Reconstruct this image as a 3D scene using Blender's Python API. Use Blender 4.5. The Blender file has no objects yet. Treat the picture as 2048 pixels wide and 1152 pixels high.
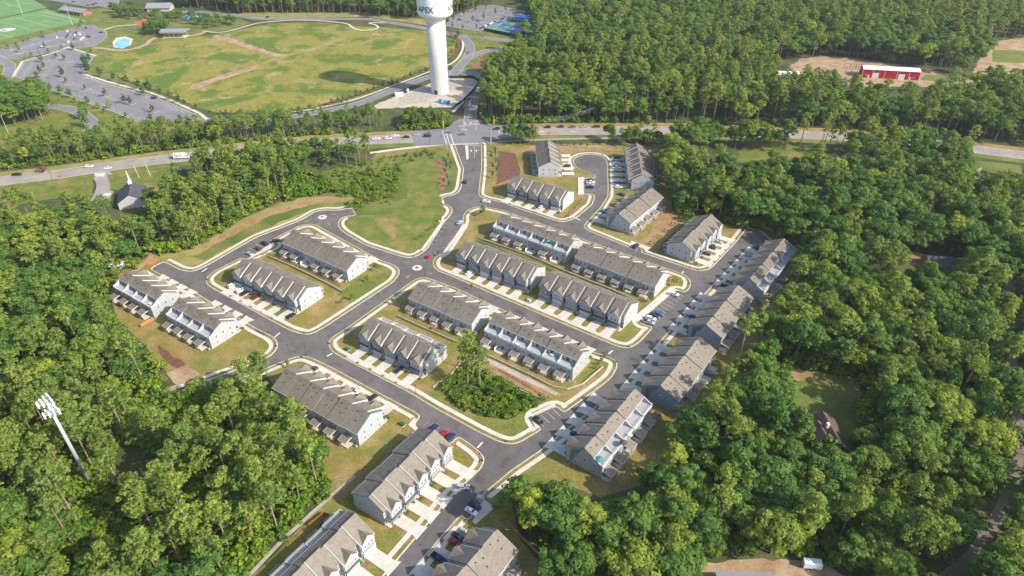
import bpy, math, random
import numpy as np
from mathutils import Vector, Matrix, noise as mnoise

S = bpy.context.scene
COL = S.collection
R = math.radians

# ------------------------------------------------------------------ camera, sky, sun, exposure
CAM_H, PITCH, FPX = 195.0, R(35.0), 1365.0
cd = bpy.data.cameras.new('aerial_camera'); cam = bpy.data.objects.new('aerial_camera', cd); COL.objects.link(cam)
cam.location = (0, 0, CAM_H); cam.rotation_euler = (R(90) - PITCH, 0, 0)
cd.lens = 36.0 * FPX / 2048.0; cd.sensor_width = 36.0; cd.clip_start = 1.0; cd.clip_end = 6000.0
S.camera = cam

SUN_AZ, SUN_EL = R(-24.0), R(36.0)
world = bpy.data.worlds.new('World'); S.world = world; world.use_nodes = True
wn = world.node_tree.nodes; wl = world.node_tree.links
sky = wn.new('ShaderNodeTexSky'); sky.sky_type = 'NISHITA'; sky.sun_disc = False
sky.sun_elevation = SUN_EL; sky.sun_rotation = R(90) - SUN_AZ; sky.air_density = 1.0; sky.dust_density = 1.5
bg = wn['Background']; bg.inputs['Strength'].default_value = 0.15
wl.new(sky.outputs[0], bg.inputs['Color'])
sd = bpy.data.lights.new('sun', 'SUN'); sun = bpy.data.objects.new('sun', sd); COL.objects.link(sun)
sd.energy = 4.0; sd.angle = R(0.5); sd.color = (1.0, 0.93, 0.81)
dirv = Vector((math.cos(SUN_EL) * math.cos(SUN_AZ), math.cos(SUN_EL) * math.sin(SUN_AZ), math.sin(SUN_EL)))
sun.rotation_euler = dirv.to_track_quat('Z', 'Y').to_euler(); sun.location = (200, 0, 300)
S.view_settings.view_transform = 'Standard'; S.view_settings.look = 'None'
S.view_settings.exposure = 0.72; S.view_settings.gamma = 1.0; S.view_settings.use_curve_mapping = False
try:
    S.cycles.max_bounces = 5; S.cycles.diffuse_bounces = 3; S.cycles.glossy_bounces = 2
    S.cycles.transmission_bounces = 2; S.cycles.transparent_max_bounces = 4; S.cycles.volume_bounces = 0
except Exception:
    pass

# ------------------------------------------------------------------ survey: where a point of the photograph lies on the ground
CP, SP = math.cos(PITCH), math.sin(PITCH)
def G(x, y, h=0.0):
    u = (x - 1024) / FPX; v = (y - 576) / FPX
    dx, dy, dz = u, CP - v * SP, -SP - v * CP
    t = (CAM_H - h) / -dz
    return (dx * t, dy * t)
def GP(pts):
    return [G(*p) for p in pts]
def PIX(x, y, z=0.0):
    zz = y * CP - (z - CAM_H) * SP
    if zz < 1: return (-9999, -9999)
    return (1024 + FPX * x / zz, 576 - FPX * (y * SP + (z - CAM_H) * CP) / zz)

# ------------------------------------------------------------------ materials
MATS = {}
def mat(name, c1, c2=None, scale=0.3, c3=None, scale3=0.03, rough=0.9, bump=0.0, bscale=2.0, spec=0.3, metal=0.0,
        fine=None, fscale=3.0, famt=0.25, lo=0.4, hi=0.6, lo3=0.45, hi3=0.6, stretch=None, coat=0.0, rot=0.0):
    m = bpy.data.materials.new(name); m.use_nodes = True; MATS[name] = m
    n = m.node_tree.nodes; l = m.node_tree.links; b = n['Principled BSDF']
    b.inputs['Roughness'].default_value = rough; b.inputs['Metallic'].default_value = metal
    b.inputs['Specular IOR Level'].default_value = spec; b.inputs['Coat Weight'].default_value = coat
    col = None
    if c2 or c3 or fine or bump:
        geo = n.new('ShaderNodeNewGeometry'); pos = geo.outputs['Position']
        if stretch:
            mp = n.new('ShaderNodeMapping'); mp.inputs['Scale'].default_value = stretch
            mp.inputs['Rotation'].default_value = (0, 0, rot); mp.vector_type = 'TEXTURE' if False else 'POINT'
            l.new(pos, mp.inputs['Vector']); pos = mp.outputs[0]
    def nz(sc, det=4, rgh=0.6):
        t = n.new('ShaderNodeTexNoise'); t.inputs['Scale'].default_value = sc
        t.inputs['Detail'].default_value = det; t.inputs['Roughness'].default_value = rgh; l.new(pos, t.inputs['Vector']); return t.outputs[0]
    def rng(f, a, c):
        r = n.new('ShaderNodeMapRange'); r.inputs['From Min'].default_value = a; r.inputs['From Max'].default_value = c
        l.new(f, r.inputs['Value']); return r.outputs[0]
    def mix(f, a, c, mode='MIX'):
        mx = n.new('ShaderNodeMix'); mx.data_type = 'RGBA'; mx.blend_type = mode
        if isinstance(f, float): mx.inputs['Factor'].default_value = f
        else: l.new(f, mx.inputs['Factor'])
        for i, s in ((6, a), (7, c)):
            if isinstance(s, tuple): mx.inputs[i].default_value = (*s[:3], 1)
            else: l.new(s, mx.inputs[i])
        return mx.outputs[2]
    col = tuple(c1)
    if c2: col = mix(rng(nz(scale), lo, hi), col, tuple(c2))
    if c3: col = mix(rng(nz(scale3, 6), lo3, hi3), col, tuple(c3))
    if fine:
        f = rng(nz(fscale, 3), 0.3, 0.7)
        col = mix(famt, col, mix(f, (1 - fine,) * 3, (1 + fine,) * 3), 'MULTIPLY') if False else mix(1.0, col, mix(f, (1 - fine,) * 3, (1 + fine,) * 3), 'MULTIPLY')
    if isinstance(col, tuple): b.inputs['Base Color'].default_value = (*col, 1)
    else: l.new(col, b.inputs['Base Color'])
    if bump:
        bp = n.new('ShaderNodeBump'); bp.inputs['Strength'].default_value = 1.0; bp.inputs['Distance'].default_value = bump
        l.new(nz(bscale, 3), bp.inputs['Height']); l.new(bp.outputs[0], b.inputs['Normal'])
    return m

def leafmat(name, a, b_, trans=0.3, c=None):
    """leaf colour differs from tree to tree and from clump to clump; leaves let some light through"""
    m = bpy.data.materials.new(name); m.use_nodes = True; MATS[name] = m
    n = m.node_tree.nodes; l = m.node_tree.links; bs = n['Principled BSDF']
    bs.inputs['Roughness'].default_value = 0.65; bs.inputs['Specular IOR Level'].default_value = 0.25
    oi = n.new('ShaderNodeObjectInfo'); geo = n.new('ShaderNodeNewGeometry')
    rmp = n.new('ShaderNodeValToRGB'); e = rmp.color_ramp.elements
    e[0].position = 0.0; e[0].color = (*a, 1); e[1].position = 1.0; e[1].color = (*b_, 1)
    if c:
        k = rmp.color_ramp.elements.new(0.80); k.color = (*[x * .6 + y * .4 for x, y in zip(a, b_)], 1)
        e[len(rmp.color_ramp.elements) - 1].color = (*c, 1)
    l.new(oi.outputs['Random'], rmp.inputs[0])
    t = n.new('ShaderNodeTexNoise'); t.inputs['Scale'].default_value = 0.5; t.inputs['Detail'].default_value = 4
    l.new(geo.outputs['Position'], t.inputs['Vector'])
    mr = n.new('ShaderNodeMapRange'); mr.inputs['From Min'].default_value = 0.3; mr.inputs['From Max'].default_value = 0.7
    mr.inputs['To Min'].default_value = 0.72; mr.inputs['To Max'].default_value = 1.35; l.new(t.outputs[0], mr.inputs[0])
    vm = n.new('ShaderNodeVectorMath'); vm.operation = 'SCALE'; l.new(rmp.outputs[0], vm.inputs[0]); l.new(mr.outputs[0], vm.inputs['Scale'])
    l.new(vm.outputs[0], bs.inputs['Base Color'])
    tr = n.new('ShaderNodeBsdfTranslucent'); vt = n.new('ShaderNodeVectorMath'); vt.operation = 'MULTIPLY'
    vt.inputs[1].default_value = (1.35, 1.3, 0.5); l.new(vm.outputs[0], vt.inputs[0]); l.new(vt.outputs[0], tr.inputs[0])
    mx = n.new('ShaderNodeMixShader'); mx.inputs[0].default_value = trans
    l.new(bs.outputs[0], mx.inputs[1]); l.new(tr.outputs[0], mx.inputs[2])
    l.new(mx.outputs[0], n['Material Output'].inputs['Surface'])
    return m

def siding(name, c, line=0.22):
    """lap siding: fine horizontal relief, colour even"""
    m = mat(name, c, tuple(x * 0.93 for x in c), scale=0.8, rough=0.6, fine=0.05, fscale=6)
    n = m.node_tree.nodes; l = m.node_tree.links; b = n['Principled BSDF']
    w = n.new('ShaderNodeTexWave'); w.bands_direction = 'Z'; w.wave_profile = 'SAW'; w.inputs['Scale'].default_value = 2.2
    g = n.new('ShaderNodeNewGeometry'); l.new(g.outputs['Position'], w.inputs['Vector'])
    bp = n.new('ShaderNodeBump'); bp.inputs['Distance'].default_value = 0.03; l.new(w.outputs[1], bp.inputs['Height']); l.new(bp.outputs[0], b.inputs['Normal'])
    return m

def shingle(name, c1, c2):
    m = mat(name, c1, c2, scale=0.6, rough=0.95, fine=0.22, fscale=3.0, spec=0.1)
    n = m.node_tree.nodes; l = m.node_tree.links; b = n['Principled BSDF']
    w = n.new('ShaderNodeTexWave'); w.bands_direction = 'Z'; w.wave_profile = 'SAW'; w.inputs['Scale'].default_value = 1.1
    w.inputs['Distortion'].default_value = 0.6; w.inputs['Detail Scale'].default_value = 3
    g = n.new('ShaderNodeNewGeometry'); l.new(g.outputs['Position'], w.inputs['Vector'])
    bp = n.new('ShaderNodeBump'); bp.inputs['Distance'].default_value = 0.04; l.new(w.outputs[1], bp.inputs['Height']); l.new(bp.outputs[0], b.inputs['Normal'])
    return m

M = MATS
mat('site_soil', (0.50, 0.43, 0.34), (0.42, 0.35, 0.27), scale=0.2, fine=0.15)
mat('dirt_path', (0.20, 0.17, 0.13), (0.15, 0.125, 0.09), scale=0.2, fine=0.2)
mat('asphalt_patch', (0.075, 0.07, 0.07), (0.09, 0.084, 0.082), scale=0.5, rough=0.9, fine=0.1)
mat('forest_floor', (0.07, 0.10, 0.028), (0.105, 0.09, 0.04), scale=0.12, c3=(0.04, 0.065, 0.015), scale3=0.05, fine=0.4, fscale=1.2)
mat('lawn', (0.19, 0.165, 0.033), (0.285, 0.20, 0.078), scale=0.11, c3=(0.12, 0.16, 0.025), scale3=0.05, fine=0.3, fscale=1.2, lo=0.42, hi=0.6, lo3=0.5, hi3=0.66)
mat('lawn_green', (0.10, 0.145, 0.02), (0.175, 0.17, 0.032), scale=0.12, c3=(0.24, 0.185, 0.065), scale3=0.06, fine=0.3, fscale=1.2, lo3=0.52, hi3=0.68)
mat('lawn_shadeful', (0.10, 0.12, 0.025), (0.17, 0.13, 0.05), scale=0.15, fine=0.3, fscale=1.2)
mat('straw_grass', (0.30, 0.235, 0.085), (0.19, 0.20, 0.045), scale=0.09, c3=(0.40, 0.27, 0.13), scale3=0.05, fine=0.2, fscale=1.3, lo3=0.52, hi3=0.7)
mat('meadow', (0.225, 0.205, 0.036), (0.10, 0.15, 0.018), scale=0.034, c3=(0.33, 0.25, 0.105), scale3=0.05, fine=0.28, fscale=0.35, lo=0.48, hi=0.56, lo3=0.56, hi3=0.66, stretch=(1.0, 1.0, 1.0))
mat('scrub_grass', (0.12, 0.155, 0.03), (0.20, 0.185, 0.05), scale=0.1, c3=(0.085, 0.125, 0.02), scale3=0.05, fine=0.35, fscale=1.0)
mat('bare_soil', (0.40, 0.29, 0.18), (0.30, 0.19, 0.11), scale=0.12, fine=0.2, fscale=1.0)
mat('clay', (0.36, 0.21, 0.11), (0.26, 0.17, 0.075), scale=0.15, c3=(0.17, 0.17, 0.045), scale3=0.25, fine=0.2, fscale=1.0, lo3=0.55, hi3=0.65)
mat('mulch', (0.13, 0.055, 0.038), (0.18, 0.085, 0.055), scale=0.5, fine=0.3, fscale=3)
mat('pine_straw', (0.30, 0.15, 0.09), (0.20, 0.10, 0.06), scale=0.3, fine=0.3, fscale=2)
mat('gravel', (0.42, 0.38, 0.33), (0.34, 0.29, 0.23), scale=0.3, fine=0.15, fscale=3)
mat('asphalt', (0.120, 0.108, 0.102), (0.152, 0.136, 0.127), scale=0.05, c3=(0.098, 0.088, 0.084), scale3=0.25, rough=0.85, fine=0.13, fscale=2.5, lo3=0.5, hi3=0.68)
mat('asphalt_old', (0.33, 0.295, 0.265), (0.26, 0.235, 0.215), scale=0.08, rough=0.9, fine=0.08, fscale=3)
mat('asphalt_lot', (0.215, 0.205, 0.212), (0.185, 0.178, 0.185), scale=0.05, rough=0.9, fine=0.06, fscale=3)
mat('concrete', (0.60, 0.55, 0.48), (0.52, 0.475, 0.41), scale=0.25, c3=(0.45, 0.40, 0.34), scale3=0.6, lo3=0.58, hi3=0.72, rough=0.9, fine=0.09, fscale=2.5)
mat('kerb_concrete', (0.52, 0.475, 0.41), (0.43, 0.39, 0.335), scale=0.5, c3=(0.33, 0.29, 0.25), scale3=0.9, lo3=0.56, hi3=0.7, rough=0.9)
mat('road_paint', (0.72, 0.71, 0.68), rough=0.7)
mat('yellow_paint', (0.55, 0.36, 0.08), rough=0.7)
mat('brick_paver', (0.30, 0.13, 0.08), (0.38, 0.2, 0.12), scale=1.0)
mat('turf_pitch', (0.12, 0.235, 0.075), (0.15, 0.265, 0.09), scale=0.05, fine=0.12, fscale=0.4)
mat('court_green', (0.10, 0.26, 0.16), (0.06, 0.12, 0.28), scale=0.05, lo=0.47, hi=0.53)
mat('court_blue', (0.03, 0.16, 0.5), (0.04, 0.2, 0.55), scale=0.1)
mat('water_blue', (0.05, 0.30, 0.70), (0.30, 0.60, 0.80), scale=0.25, rough=0.3)
shingle('shingle', (0.212, 0.184, 0.147), (0.178, 0.154, 0.124))
shingle('shingle_light', (0.245, 0.215, 0.175), (0.21, 0.185, 0.152))
shingle('shingle_brown', (0.15, 0.095, 0.085), (0.11, 0.075, 0.07))
shingle('shingle_dark', (0.10, 0.095, 0.105), (0.085, 0.08, 0.09))
for nm, c in (('siding_white', (0.50, 0.505, 0.51)), ('siding_pale', (0.43, 0.475, 0.50)), ('siding_sage', (0.42, 0.445, 0.435)),
              ('siding_grey', (0.30, 0.33, 0.345)), ('siding_blue', (0.24, 0.30, 0.37)), ('siding_slate', (0.16, 0.19, 0.22)),
              ('siding_taupe', (0.33, 0.31, 0.285))):
    siding(nm, c)
mat('trim_white', (0.70, 0.70, 0.69), rough=0.5)
mat('fascia', (0.58, 0.57, 0.56), rough=0.5)
mat('glass_dark', (0.025, 0.035, 0.05), rough=0.12, spec=0.6)
mat('garage_grey', (0.28, 0.275, 0.27), rough=0.5)
mat('garage_white', (0.62, 0.62, 0.61), rough=0.5)
mat('door_red', (0.20, 0.05, 0.045), rough=0.5)
mat('door_dark', (0.06, 0.06, 0.07), rough=0.5)
mat('awning_dark', (0.075, 0.08, 0.09), rough=0.8)
mat('deck_floor', (0.38, 0.38, 0.385), (0.33, 0.33, 0.335), scale=0.8, rough=0.7)
mat('brick', (0.27, 0.12, 0.085), (0.33, 0.16, 0.11), scale=1.5, fine=0.2, fscale=6)
mat('stone_pale', (0.50, 0.42, 0.33), (0.38, 0.31, 0.24), scale=0.8, fine=0.2)
mat('wood_fence', (0.45, 0.22, 0.09), (0.36, 0.17, 0.07), scale=1.0)
mat('wood_red', (0.34, 0.12, 0.06), rough=0.8)
mat('metal_dark', (0.03, 0.03, 0.032), rough=0.4, metal=0.6)
mat('metal_black', (0.02, 0.02, 0.02), rough=0.6)
mat('metal_galv', (0.52, 0.55, 0.58), rough=0.5, metal=0.3)
mat('pole_grey', (0.42, 0.42, 0.42), rough=0.6)
mat('pole_wood', (0.16, 0.11, 0.075), rough=0.9)
mat('antenna_white', (0.80, 0.80, 0.80), rough=0.4)
mat('tower_concrete', (0.66, 0.65, 0.62), (0.56, 0.55, 0.525), scale=0.12, c3=(0.6, 0.58, 0.55), scale3=0.3, rough=0.9, fine=0.06, fscale=0.6, stretch=(1, 1, 0.35))
mat('tank_white', (0.80, 0.81, 0.81), (0.76, 0.77, 0.78), scale=0.05, rough=0.35)
mat('letter_green', (0.012, 0.12, 0.085), rough=0.5)
mat('letter_pale', (0.25, 0.50, 0.42), rough=0.5)
mat('barn_red', (0.42, 0.015, 0.022), (0.36, 0.012, 0.02), scale=0.5, rough=0.5)
mat('metal_roof_white', (0.80, 0.80, 0.82), rough=0.4)
mat('metal_roof_grey', (0.25, 0.265, 0.285), rough=0.5)
mat('bin_green', (0.015, 0.17, 0.06), rough=0.5)
mat('lid_green', (0.05, 0.40, 0.12), rough=0.5)
mat('box_green', (0.03, 0.10, 0.05), rough=0.6)
mat('orange', (0.75, 0.13, 0.03), rough=0.6)
mat('sign_yellow', (0.75, 0.45, 0.02), rough=0.5)
mat('red_light', (0.55, 0.04, 0.03), rough=0.5)
mat('tarp_blue', (0.02, 0.20, 0.55), rough=0.5)
mat('purple', (0.10, 0.02, 0.25), rough=0.5)
mat('purple_paint', (0.55, 0.28, 0.60), rough=0.7)
mat('red_paint_thing', (0.5, 0.04, 0.04), rough=0.5)
mat('playground_red', (0.55, 0.10, 0.10), rough=0.6)
mat('brick_wall_pale', (0.48, 0.30, 0.21), (0.40, 0.24, 0.17), scale=1.0)
mat('vent_dark', (0.05, 0.047, 0.043), rough=0.8)
mat('teal', (0.04, 0.25, 0.26), rough=0.6)
mat('bark', (0.36, 0.27, 0.20), (0.25, 0.18, 0.13), scale=1.5, fine=0.2, fscale=4)
mat('bark_grey', (0.19, 0.17, 0.145), (0.12, 0.10, 0.085), scale=1.5, fine=0.2, fscale=4)
mat('tyre', (0.02, 0.02, 0.02), rough=0.8)
mat('tail_red', (0.35, 0.01, 0.01), rough=0.3)
mat('lamp_glass', (0.7, 0.7, 0.68), rough=0.2)
for nm, c in (('white', (0.78, 0.78, 0.78)), ('silver', (0.42, 0.44, 0.46)), ('grey', (0.16, 0.17, 0.18)), ('black', (0.015, 0.015, 0.018)),
              ('navy', (0.015, 0.03, 0.10)), ('blue', (0.03, 0.12, 0.30)), ('red', (0.42, 0.012, 0.02)), ('maroon', (0.14, 0.01, 0.02)),
              ('paleblue', (0.35, 0.50, 0.60))):
    mat('paint_' + nm, c, rough=0.28, spec=0.5, coat=0.6)
leafmat('leaf_broad', (0.092, 0.185, 0.036), (0.220, 0.298, 0.042), 0.44, c=(0.29, 0.35, 0.045))
leafmat('leaf_pine', (0.150, 0.232, 0.045), (0.240, 0.308, 0.055), 0.40)
leafmat('leaf_bright', (0.13, 0.22, 0.018), (0.22, 0.28, 0.025), 0.35)
leafmat('leaf_bush', (0.10, 0.21, 0.022), (0.24, 0.32, 0.03), 0.4)
leafmat('leaf_dark', (0.035, 0.090, 0.025), (0.065, 0.125, 0.03), 0.2)
leafmat('leaf_rust', (0.22, 0.10, 0.05), (0.16, 0.07, 0.05), 0.2)
leafmat('leaf_yellow', (0.30, 0.27, 0.04), (0.22, 0.2, 0.05), 0.3)

# ------------------------------------------------------------------ mesh helpers
class MB:
    def __init__(s): s.v = []; s.f = []; s.m = []
    def face(s, pts, m=0):
        k = len(s.v); s.v.extend([tuple(p) for p in pts]); s.f.append(tuple(range(k, k + len(pts)))); s.m.append(m)
    def box(s, x0, x1, y0, y1, z0, z1, m=0):
        k = len(s.v)
        s.v += [(x0, y0, z0), (x1, y0, z0), (x1, y1, z0), (x0, y1, z0), (x0, y0, z1), (x1, y0, z1), (x1, y1, z1), (x0, y1, z1)]
        for q in ((3, 2, 1, 0), (4, 5, 6, 7), (0, 1, 5, 4), (1, 2, 6, 5), (2, 3, 7, 6), (3, 0, 4, 7)):
            s.f.append(tuple(k + i for i in q)); s.m.append(m)
    def prism(s, poly, a0, a1, axis='x', m=0):
        """poly in the plane across the axis; extruded from a0 to a1 along it"""
        def mk(a, p):
            return (a, p[0], p[1]) if axis == 'x' else ((p[0], a, p[1]) if axis == 'y' else (p[0], p[1], a))
        k = len(s.v); n = len(poly)
        s.v += [mk(a0, p) for p in poly] + [mk(a1, p) for p in poly]
        s.f.append(tuple(k + i for i in range(n))[::-1]); s.m.append(m)
        s.f.append(tuple(k + n + i for i in range(n))); s.m.append(m)
        for i in range(n):
            j = (i + 1) % n; s.f.append((k + i, k + j, k + n + j, k + n + i)); s.m.append(m)
    def tube(s, p0, p1, r0, r1=None, seg=6, m=0, cap=True):
        r1 = r0 if r1 is None else r1
        p0 = Vector(p0); p1 = Vector(p1); d = (p1 - p0).normalized()
        a = d.orthogonal().normalized(); b = d.cross(a); k = len(s.v)
        for p, r in ((p0, r0), (p1, r1)):
            for i in range(seg):
                t = 2 * math.pi * i / seg; q = p + a * (r * math.cos(t)) + b * (r * math.sin(t)); s.v.append(tuple(q))
        for i in range(seg):
            j = (i + 1) % seg; s.f.append((k + i, k + j, k + seg + j, k + seg + i)); s.m.append(m)
        if cap:
            s.f.append(tuple(k + seg + i for i in range(seg))); s.m.append(m)
            s.f.append(tuple(k + i for i in range(seg))[::-1]); s.m.append(m)
    def lathe(s, prof, seg=48, m=0):
        k = len(s.v)
        for r, z in prof:
            for i in range(seg):
                t = 2 * math.pi * i / seg; s.v.append((r * math.cos(t), r * math.sin(t), z))
        for q in range(len(prof) - 1):
            for i in range(seg):
                j = (i + 1) % seg
                s.f.append((k + q * seg + i, k + q * seg + j, k + (q + 1) * seg + j, k + (q + 1) * seg + i)); s.m.append(m)
        s.f.append(tuple(k + (len(prof) - 1) * seg + i for i in range(seg))); s.m.append(m)
    def mesh(s, name, mats, smooth=False):
        me = bpy.data.meshes.new(name); me.from_pydata(s.v, [], s.f)
        for mm in (mats if isinstance(mats, (list, tuple)) else [mats]): me.materials.append(M[mm] if isinstance(mm, str) else mm)
        me.polygons.foreach_set('material_index', s.m)
        if smooth: me.polygons.foreach_set('use_smooth', [True] * len(s.f))
        me.update(); return me
    def build(s, name, mats, parent=None, loc=(0, 0, 0), rz=0.0, smooth=False):
        return put(name, s.mesh(name, mats, smooth), parent, loc, rz)

def put(name, me, parent=None, loc=(0, 0, 0), rz=0.0, sc=None):
    o = bpy.data.objects.new(name, me); COL.objects.link(o); o.location = loc
    if rz: o.rotation_euler = (0, 0, rz)
    if sc: o.scale = (sc, sc, sc) if not isinstance(sc, tuple) else sc
    if parent: o.parent = parent
    return o
def thing(name, label, cat, loc=(0, 0, 0), rz=0.0, group=None):
    o = bpy.data.objects.new(name, None); COL.objects.link(o); o.location = loc; o.rotation_euler = (0, 0, rz)
    o.empty_display_size = 0.5
    return tag(o, label, cat, group)
def tag(o, label, cat, group=None):
    o['label'] = label; o['category'] = cat
    if group: o['group'] = group
    return o
def struct(o): o['kind'] = 'structure'; return o
def stuff(o, label=None):
    o['kind'] = 'stuff'
    if label: o['label'] = label
    return o

def area(p):
    return 0.5 * sum(p[i][0] * p[(i + 1) % len(p)][1] - p[(i + 1) % len(p)][0] * p[i][1] for i in range(len(p)))
def rnd(p, closed=True, cut=1.3, n=2):
    """round the corners of a polyline"""
    for _ in range(n):
        q = []; L = len(p)
        for i in range(L):
            if not closed and i in (0, L - 1): q.append(p[i]); continue
            a, b, c = p[i - 1], p[i], p[(i + 1) % L]
            for e in (a, c):
                d = math.hypot(e[0] - b[0], e[1] - b[1]); t = min(0.25, cut / max(d, 1e-6))
                q.append((b[0] + (e[0] - b[0]) * t, b[1] + (e[1] - b[1]) * t))
        p = q; cut *= 0.5
    return p
def offset(p, d, closed=True):
    """shift a polyline to its left by d (to the right when negative)"""
    out = []; L = len(p)
    for i in range(L):
        if closed: a, b, c = p[i - 1], p[i], p[(i + 1) % L]
        else: a, b, c = p[max(i - 1, 0)], p[i], p[min(i + 1, L - 1)]
        u = (b[0] - a[0], b[1] - a[1]); w = (c[0] - b[0], c[1] - b[1])
        lu = math.hypot(*u) or 1e-9; lw = math.hypot(*w) or 1e-9
        n1 = (-u[1] / lu, u[0] / lu); n2 = (-w[1] / lw, w[0] / lw)
        if lu < 1e-6: n1 = n2
        if lw < 1e-6: n2 = n1
        nx, ny = n1[0] + n2[0], n1[1] + n2[1]; ln = math.hypot(nx, ny) or 1e-9; nx /= ln; ny /= ln
        k = 1.0 / max(0.55, nx * n1[0] + ny * n1[1])
        out.append((b[0] + nx * d * k, b[1] + ny * d * k))
    return out
def sheet(name, pts, z, m, kind='structure', parent=None):
    o = None
    me = bpy.data.meshes.new(name); me.from_pydata([(x, y, z) for x, y in pts], [], [tuple(range(len(pts)))] if area(pts) > 0 else [tuple(range(len(pts)))[::-1]])
    me.materials.append(M[m]); me.update(); o = put(name, me, parent)
    if kind: o['kind'] = kind
    return o
def ribbon_mb(mb, p, a, b, z, closed=False, m=0, z2=None):
    A = offset(p, a, closed); B = offset(p, b, closed); L = len(p)
    for i in range(L if closed else L - 1):
        j = (i + 1) % L
        mb.face([(*A[i], z), (*A[j], z), (*B[j], z if z2 is None else z2), (*B[i], z if z2 is None else z2)], m)
_zs = [0]
def strip(name, p, a, b, z, m, closed=False, kind='structure', parent=None):
    _zs[0] += 1; z += 0.0007 * (_zs[0] % 12); mb = MB(); ribbon_mb(mb, p, a, b, z, closed, 0, z + (.004 if abs(b - a) < 6 else 0)); o = mb.build(name, m, parent)
    if kind: o['kind'] = kind
    return o
def kerb(name, p, side, closed=False, w=0.55, z=0.22, m='kerb_concrete'):
    """rolled kerb: gutter slope on the road side, flat top, back face; side=+1 puts it to the left of the line"""
    mb = MB(); s = side
    ribbon_mb(mb, p, 0, s * 0.22, 0.10, closed, 0, z); ribbon_mb(mb, p, s * 0.22, s * w, z, closed, 0, z + .012); ribbon_mb(mb, p, s * w, s * (w + 0.02), z, closed, 0, 0.0)
    return struct(mb.build(name, m))
def inside(x, y, poly):
    c = False; j = len(poly) - 1
    for i in range(len(poly)):
        xi, yi = poly[i]; xj, yj = poly[j]
        if (yi > y) != (yj > y) and x < (xj - xi) * (y - yi) / (yj - yi) + xi: c = not c
        j = i
    return c
# ------------------------------------------------------------------ terrain and land cover
mb = MB(); mb.face([(-2600, -300, 0), (2600, -300, 0), (2600, 3600, 0), (-2600, 3600, 0)])
terrain = struct(mb.build('terrain', 'forest_floor'))

LOOP = GP([(327.5, 524), (360, 540.5), (375, 543.5), (390, 543), (412, 533), (512, 475.5), (600, 442), (612, 435.5), (629.5, 424), (652, 420.5),
    (672, 421.8), (702, 416.8), (712, 431), (692, 431.8), (679.5, 438), (674.5, 447), (677, 456), (687, 465.5), (729.5, 490.5), (799.5, 513), (817, 516.8), (834.5, 513),
    (848, 504), (857, 495.5), (860, 489), (876, 465), (888, 445), (902, 430.5), (905.8, 420.5), (902, 413), (893, 408.5), (886, 408), (886, 394), (904.5, 391.8), (917, 385.5), (923, 375.5),
    (928, 338), (922, 323), (909.5, 288), (962, 288), (962, 338), (955.8, 388), (959.5, 394), (974.5, 399), (1007, 405.5), (1024, 413), (1106.5, 440.5), (1124, 445),
    (1139, 441.8), (1154, 435.5), (1184, 410.5), (1190, 395.5), (1188, 388), (1168, 388.5), (1168, 357), (1190, 357.5), (1192, 352), (1184, 346.8), (1169, 341.8), (1154, 335.5), (1146.5, 324),
    (1149, 317), (1164, 310.5), (1184, 309), (1204, 313), (1213, 323), (1215, 378), (1214, 393), (1200, 415), (1174, 443), (1166.5, 450.5), (1169, 458), (1179, 463), (1262, 497), (1266, 490), (1284, 496),
    (1280, 505), (1381.5, 539), (1399, 542.5), (1414, 540.5), (1424, 535.5), (1474, 483), (1494, 456.8), (1521.5, 463), (1536, 475.5), (1547, 489), (1540, 503), (1499, 503), (1492, 503.5), (1486.5, 507), (1424, 570.5), (1414, 581),
    (1324, 676), (1231.5, 788.5), (1207.5, 800), (1076, 903), (1020, 940.6), (1002, 956.5), (961, 990), (968, 1000), (935, 1041), (922, 1026.5), (899.5, 1051.5), (824.5, 1139), (790, 1185), (715, 1215), (777, 1141.5), (902, 994),
    (962, 939), (969.5, 921.5), (967, 911.5), (952, 896.5), (922, 875), (912, 874), (899.5, 889), (838, 862), (828.8, 849), (842, 833.5), (834.5, 826), (652, 728.5), (624.5, 716), (612, 712), (594.5, 712),
    (562, 723.5), (519.5, 741), (370, 801), (357.5, 783.5), (512, 726), (544.5, 711), (555.8, 696), (555.8, 683.5), (544.5, 672), (512, 656), (375, 576), (301, 538)])
B1 = GP([(411, 560.5), (415, 553), (430, 540.5), (482.5, 515.5), (494, 518.5), (551.5, 491.7), (536, 483.5), (597, 451.8), (612, 448.5), (627, 448), (637, 451.8), (652, 460.5),
    (762, 520.5), (782, 527), (794.5, 534), (799.5, 540.5), (799.5, 548), (789.5, 563), (644.5, 658.5), (622, 669.8), (607, 669.8), (587, 664.8), (569.5, 657), (423.4, 576.9), (412.5, 569)])
B2 = GP([(655.8, 688.5), (658, 681), (667, 672), (684.5, 662), (819.5, 565.5), (829.5, 559), (842, 555), (854.5, 555.5), (869.5, 560.5), (912, 576), (1189, 704.8), (1224, 716), (1235, 724.8),
    (1235, 736), (1224, 756), (1199, 776), (1135.6, 821.9), (1129, 825), (1123, 823.4), (1111.5, 813), (1065, 833.6), (1079, 854.7), (1082.5, 858), (1081, 861.7), (1053.6, 878), (1040, 886), (1024, 890),
    (1002, 886.5), (982, 877.8), (954.5, 864), (867, 816), (822, 788.5), (667, 707), (659.5, 698.5)])
B3 = GP([(865.8, 534), (864.5, 523), (872, 513), (887, 505.5), (922, 453), (926, 440.5), (924.5, 438), (925.8, 430.5), (934.5, 420.5), (949.5, 414), (969.5, 413), (1005.8, 420.5), (1090, 450), (1179, 483), (1260, 511),
    (1373, 550.5), (1382.5, 563), (1381, 576), (1373, 584), (1365, 585), (1353, 579.8), (1277, 644.8), (1305, 654.8), (1304, 658.5), (1286.5, 678.5), (1274, 689.8), (1259, 697), (1244, 696), (1229, 692), (892, 549), (874.5, 543)])
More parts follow.
